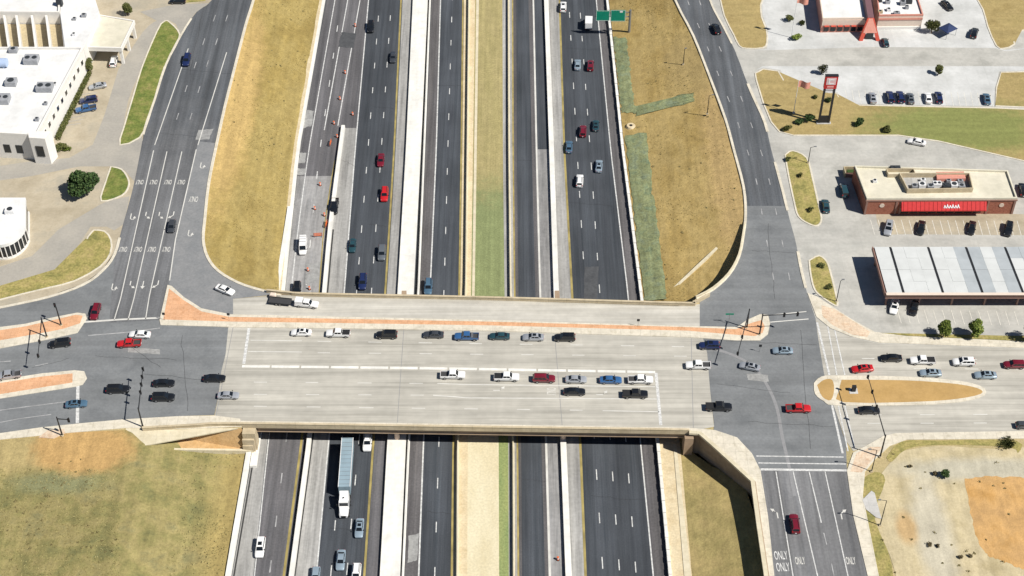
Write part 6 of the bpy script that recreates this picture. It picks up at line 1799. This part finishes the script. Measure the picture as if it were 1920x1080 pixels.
# red pylon sign on two dark legs
p = at(1544, 231, .2)
PY = empty('pylon_sign', 'tall pylon sign with a red box on two dark legs in the grass island', 'sign', (p.x, p.y, .2))
for s in (-1, 1):
    MB().box(s * 1.35 - .28, s * 1.35 + .28, -.25, .25, 0, 13.9).obj('leg', M['steel_dark'], PY)
MB().box(-1.07, 1.07, -.2, .2, .3, 2.6).obj('base_panel', M['steel_dark'], PY)
MB().box(-2.0, 2.0, -.5, .5, -.3, .25).obj('foot', M['pad'], PY)
MB().box(-1.75, 1.75, -.45, .45, 12.3, 16.5).obj('sign_box', M['red'], PY)
MB().box(-1.82, 1.82, -.52, .52, 16.5, 16.65).obj('sign_cap', M['steel_dark'], PY)
MB().box(-1.3, 1.3, -.5, -.453, 13.7, 16.0).obj('sign_face', plain('pale_red_face', (.72, .50, .50), .5), PY)
mb = MB()
mb.box(-.75, .75, -.54, -.503, 15.2, 15.6); mb.box(-.75, -.35, -.54, -.503, 14.2, 15.19); mb.box(-.75, .75, -.54, -.503, 13.85, 14.19)
mb.obj('sign_mark', M['sign_white'], PY)
MB().box(-.9, .9, -.5, -.453, 12.75, 13.3).obj('sign_strip', plain('pale_strip', (.75, .35, .33), .5), PY)
MB().box(-1.07, 1.07, -.15, .15, 10.8, 11.6).obj('reader_panel', M['sign_white'], PY)
# flagpoles
def flagpole(px, h, label):
    p = at(*px, .15)
    e = empty('flagpole', label, 'flagpole', (p.x, p.y, .15), 0, 'flagpoles beside the right frontage road')
    mb = MB(); mb.tube((0, 0, 0), (0, 0, h), .11, .06, n=8); mb.obj('pole', M['sign_white'], e, smooth=True)
    mb = MB(); V, F = [], []
    for i in range(9):
        for j in range(2): V.append((.08 + i * .42, .35 * math.sin(i * .9), h - .2 - j * 2.2 - i * .08))
    F = [(2 * i, 2 * i + 2, 2 * i + 3, 2 * i + 1) for i in range(8)]
    V2 = [(x, y + .02, z) for x, y, z in V]
    n_ = len(V)
    mb.add(V + V2, F + [tuple(n_ + q for q in f)[::-1] for f in F] + [(0, 1, n_ + 1, n_)])
    mb.obj('flag', M['red_soft'], e, smooth=True)
    mb = MB(); mb.tube((0, 0, -.1), (0, 0, .3), .4, n=10); mb.obj('foot', M['pad'], e)
flagpole((1484, 70), 14.5, 'tall white flagpole with a faded red flag at the top right islands')
flagpole((1488, 212), 11.5, 'white flagpole on the grass island left of the red pylon sign')

# ------------------------------------------------------------------ trees, shrubs
def crown_mesh(r, h, z0, n, leaf, mat, seed, lumps=7, gaps=.25):
    rg = random.Random(seed)
    centres = []
    for i in range(lumps):
        t = rg.uniform(0, 2 * math.pi); rr = r * math.sqrt(rg.random()) * .62
        centres.append((Vector((math.cos(t) * rr, math.sin(t) * rr, z0 + h * rg.uniform(.25, .8))), r * rg.uniform(.38, .6)))
    centres.append((Vector((0, 0, z0 + h * .6)), r * .6))
    V, F = [], []
    for i in range(n):
        c, cr = rg.choice(centres)
        v = Vector((rg.gauss(0, 1), rg.gauss(0, 1), rg.gauss(0, 1))).normalized()
        p = c + Vector((v.x * cr, v.y * cr, v.z * cr * h / (2.0 * r) * 1.15)) * (rg.random() ** .33)
        s = leaf * rg.uniform(.6, 1.35)
        a = Vector((rg.gauss(0, 1), rg.gauss(0, 1), rg.gauss(0, .7))).normalized()
        b_ = a.orthogonal().normalized()
        b_ = (b_ + v * .3).normalized()
        k = len(V)
        V += [p - a * s, p + b_ * s * .6 - a * s * .1, p + a * s, p - b_ * s * .6 + a * s * .1]
        F.append((k, k + 1, k + 2, k + 3))
    m = bpy.data.meshes.new('crown'); m.from_pydata([tuple(v) for v in V], [], F); m.materials.append(mat)
    return m
def trunk_mesh(r, h, z0, seed, th=.2):
    rg = random.Random(seed)
    mb = MB()
    mb.tube((0, 0, -.2), (.05, .03, z0 + h * .35), th, th * .6, n=8)
    top = Vector((.05, .03, z0 + h * .35))
    for i in range(6):
        t = i * 1.05 + rg.uniform(-.3, .3)
        st = Vector((0, 0, z0 * rg.uniform(.75, 1.1))).lerp(top, .3)
        en = Vector((math.cos(t) * r * .6, math.sin(t) * r * .6, z0 + h * rg.uniform(.45, .75)))
        mb.tube(st, en, th * .5, th * .15, n=6)
    return mb.data('trunk', M['bark'], smooth=True)
PLN = [0]
def tree(px, z, r, h, z0, mat, label, n=1500, leaf=.28, group='trees', name='tree', cat='tree', th=.2):
    PLN[0] += 1
    p = at(px[0], px[1], z)
    e = empty(name, label, cat, (p.x, p.y, z), random.uniform(0, 6), group)
    link('trunk', trunk_mesh(r, h, z0, PLN[0], th), e)
    link('crown', crown_mesh(r, h, z0, n, leaf, mat, PLN[0] * 7 + 1), e)
    return e
def shrub(px, z, r, h, mat, label, n=500, leaf=.2, group='shrubs'):
    PLN[0] += 1
    p = at(px[0], px[1], z)
    e = empty('shrub', label, 'shrub', (p.x, p.y, z), random.uniform(0, 6), group)
    mb = MB()
    rg = random.Random(PLN[0])
    for i in range(5):
        t = i * 1.3
        mb.tube((0, 0, -.1), (math.cos(t) * r * .5, math.sin(t) * r * .5, h * .6), .05, .02, n=5)
    mb.obj('stem', M['bark'], e)
    link('foliage', crown_mesh(r, h, .05, n, leaf, mat, PLN[0] * 5 + 3, 5), e)
    return e
tree((163, 362), 0, 4.5, 5.6, 1.4, M['leaf_dark'], 'large dark green tree beside the crescent island on the left drive', 5200, .34, th=.32)
tree((239, 28), 0, 1.9, 3.4, .8, M['leaf_olive'], 'small green tree behind the white entrance canopy at upper left', 1400, .24)
tree((168, 136), 0, 1.7, 3.8, .6, M['leaf_olive'], 'narrow green tree between the white building and its canopy', 1500, .22)
shrub((113, 282), 0, 2.3, 2.2, M['leaf_olive'], 'round olive shrub at the lower corner of the white building', 1400, .22)
shrub((125, 280), 0, 1.4, 1.0, M['leaf_bright'], 'low green shrub right of the round olive shrub at the white building', 600, .2)
shrub((92, 293), 0, 1.5, .9, M['leaf_bright'], 'low green shrub left of the round olive shrub at the white building', 600, .2)
# clipped hedge along the white wall
ha, hb_ = at(165, 138, 0), at(104, 262, 0)
V, F = [], []
rg = random.Random(3)
for i in range(2600):
    u = rg.random(); p = ha.lerp(hb_, u) + Vector((rg.uniform(-.7, .7) + .6, rg.uniform(-.5, .5), rg.uniform(.05, 1.1)))
    a = Vector((rg.gauss(0, 1), rg.gauss(0, 1), rg.gauss(0, 1))).normalized() * .2; b_ = a.orthogonal() * .7
    k = len(V); V += [p - a, p + b_, p + a, p - b_]; F.append((k, k + 1, k + 2, k + 3))
tag(mesh('hedge', V, F, M['leaf_olive']), 'clipped olive hedge along the east wall of the white building', 'hedge')
tree((1768, 631), .14, 2.0, 4.4, .9, M['leaf_bright'], 'bright green round tree left of its twin below the metal canopy', 2200, .24)
tree((1824, 631), .14, 2.0, 4.2, .9, M['leaf_bright'], 'bright green round tree right of its twin below the metal canopy', 2200, .24)
tree((1925, 636), .14, 1.9, 4.0, .9, M['leaf_bright'], 'bright green tree cut by the right edge below the metal canopy', 2000, .24)
tree((1541, 137), .2, 1.5, 2.6, .6, M['leaf_olive'], 'small green tree just left of the red sign box', 1100, .2)
tree((1759, 139), .1, 1.4, 2.4, .5, M['leaf_olive'], 'small green tree alone in the middle of the white lot', 1000, .2)
tree((1746, 62), .1, 2.3, 3.4, .8, M['leaf_olive'], 'olive green tree at the right end of the red trimmed restaurant', 1800, .24)
shrub((1518, 226), .2, 1.7, 2.2, M['leaf_dark'], 'dark green round shrub at the left foot of the red pylon sign', 1100, .2)
shrub((1498, 231), .2, 1.4, 1.2, M['leaf_dark'], 'low dark shrub left of the dark round shrub by the pylon', 700, .2)
shrub((1611, 236), .2, 1.5, 2.2, M['leaf_dark'], 'dark round shrub alone right of the red pylon sign', 1000, .2)
shrub((1662, 246), .2, 1.3, 1.9, M['leaf_olive'], 'olive round shrub nearest the drive right of the pylon sign', 800, .2)
shrub((1475, 243), .2, 1.5, 1.4, M['leaf_olive'], 'low olive shrub at the lower left corner of the pylon island', 700, .2)
shrub((1480, 38), .1, 1.6, 1.8, M['leaf_olive'], 'olive shrub highest beside the tall flagpole', 800, .2)
shrub((1504, 46), .1, 1.2, 1.2, M['leaf_olive'], 'olive shrub right of the tall flagpole', 500, .2)
shrub((1494, 74), .1, 1.9, 1.4, M['leaf_bright'], 'green shrub at the foot of the tall flagpole', 800, .2)
shrub((1530, 184), .2, .9, 1.0, M['leaf_olive'], 'tiny olive shrub beside the lot edge below the sign box', 300, .18)
shrub((1552, 190), .2, 1.2, 1.2, M['leaf_dark'], 'small dark shrub seen between the two pylon legs', 500, .18)
shrub((1770, 893), 0, 1.3, 1.7, M['leaf_dark'], 'dark round bush alone on the pale dirt lot', 900, .18)
shrub((1752, 890), 0, .9, 1.0, M['leaf_dry'], 'brown dry scrub left of the dark bush on the dirt lot', 400, .16)
shrub((1706, 876), 0, .6, .7, M['leaf_dry'], 'tiny dry scrub clump high on the pale dirt lot', 200, .14)
shrub((1886, 834), 0, 2.2, 1.2, M['leaf_olive'], 'low olive bush at the right end of the verge along the dirt lot', 900, .2)
for i, (x, y, s) in enumerate([(1743, 1023, .8), (1758, 1025, .5), (1800, 1046, .7), (1818, 1044, .5)]):
    shrub((x, y), 0, s, .6, M['leaf_dry'], ['brown scrub clump, left of a pair low on the dirt lot', 'smaller brown scrub clump, right of a pair low on the dirt lot', 'brown scrub clump beside the foot of the orange dirt', 'smallest brown scrub clump at the foot of the orange dirt'][i], 220, .14)
for i, (x, y) in enumerate([(1476, 300), (1500, 330), (1520, 395), (1540, 500), (1552, 540)]):
    shrub((x, y), .2, 1.0, .9, M['leaf_olive'], ['olive shrub at the upper tip of the long grass island', 'olive shrub in the middle of the long grass island', 'olive shrub at the lower end of the long grass island', 'olive shrub in the upper half of the small grass island', 'olive shrub in the lower half of the small grass island'][i], 350, .18)

WEED = leafy('pale_weed', (.13, .11, .045), (.20, .165, .07), (.27, .23, .11))
# loose weeds, too many and too irregular to count
def weeds(name, mat, n, sampler, seed):
    rg = random.Random(seed); V, F = [], []
    for i in range(n):
        p = sampler(rg)
        if p is None: continue
        r = rg.uniform(.15, .42)
        for j in range(14):
            v = Vector((rg.gauss(0, .5) * r, rg.gauss(0, .5) * r, abs(rg.gauss(0, .35)) * r + .05))
            a = Vector((rg.gauss(0, 1), rg.gauss(0, 1), rg.gauss(0, .5))).normalized() * .13; b_ = a.orthogonal() * .6
            k = len(V); V += [p + v - a, p + v + b_, p + v + a, p + v - b_]; F.append((k, k + 1, k + 2, k + 3))
    return mesh(name, V, F, mat, None, 'stuff')
# grass tufts scattered over the fields and embankments: nobody could count them
def tufts(name, mat, n, sampler, s0=.10, s1=.24, seed=1):
    rg = random.Random(seed)
    V, F = [], []
    for i in range(n):
        p = sampler(rg)
        if p is None: continue
        s = rg.uniform(s0, s1)
        for j in range(2):
            t = rg.uniform(0, math.pi)
            a = Vector((math.cos(t) * s, math.sin(t) * s, 0))
            k = len(V)
            V += [p - a, p + a, p + Vector((rg.uniform(-s, s) * .6, rg.uniform(-s, s) * .6, s * rg.uniform(.35, .8)))]
            F.append((k, k + 1, k + 2))
    return mesh(name, V, F, mat, None, 'stuff')
TUFT_DRY = leafy('dry_tuft', (.30, .24, .09), (.38, .31, .12), (.46, .39, .18))
TUFT_OLIVE = leafy('olive_tuft', (.24, .22, .09), (.31, .27, .11), (.40, .35, .17))
def grid_sampler(A, B, amp):
    def f(rg):
        i = rg.randrange(len(A) - 1); t = rg.random(); u = rg.random() * .92 + .04
        p = A[i].lerp(A[i + 1], t).lerp(B[i].lerp(B[i + 1], t), u)
        if mnoise.noise(Vector((p.x * .07, p.y * .07, 3))) + rg.uniform(-.35, .35) < -.05: return None
        return p
    return f
top = [at(x, y, -0.06) for x, y in LTOP]; toe = fpath(LW, -160, 556, TOE, off=-5)
tufts('dry_grass', TUFT_DRY, 7000, grid_sampler(resample(top, 60), resample(toe, 60), .14), seed=2)
toe = fpath(RWALL, -160, 570, TOE, off=4)
tufts('dry_grass', TUFT_DRY, 7000, grid_sampler(resample(rt, 60), resample(toe, 60), .14), seed=3)
top = [at(x, y, -0.06) for x, y in LSLOPE]; toe = fpath(LW, 845, 1220, TOE, off=-7)
tufts('olive_grass', TUFT_OLIVE, 4000, grid_sampler(resample(top, 40), resample(toe, 40), .14), seed=4)
def fieldS(rg):
    x, y = rg.uniform(-20, 225), rg.uniform(880, 1100)
    return at(x, y, -.04)
tufts('olive_grass', TUFT_OLIVE, 4000, fieldS, seed=5)

top = [at(x, y, -0.06) for x, y in LTOP]; toe = fpath(LW, -160, 556, TOE, off=-5)
weeds('weeds', WEED, 90, grid_sampler(resample(top, 60), resample(toe, 60), .14), 21)
toe = fpath(RWALL, -160, 570, TOE, off=4)
weeds('weeds', WEED, 110, grid_sampler(resample(rt, 60), resample(toe, 60), .14), 22)
def cluster(rg):
    cx, cy = rg.choice([(60, 935), (130, 900), (40, 1010), (300, 880), (380, 980), (180, 1020)])
    x = cx + rg.gauss(0, 40)
    return at(x, cy + rg.gauss(0, 26), -.05) if x < 222 else None
weeds('weeds', WEED, 90, cluster, 23)
def lotw(rg): return at(rg.uniform(1650, 1900), rg.uniform(850, 1075), 0)
weeds('weeds', WEED, 26, lotw, 24)
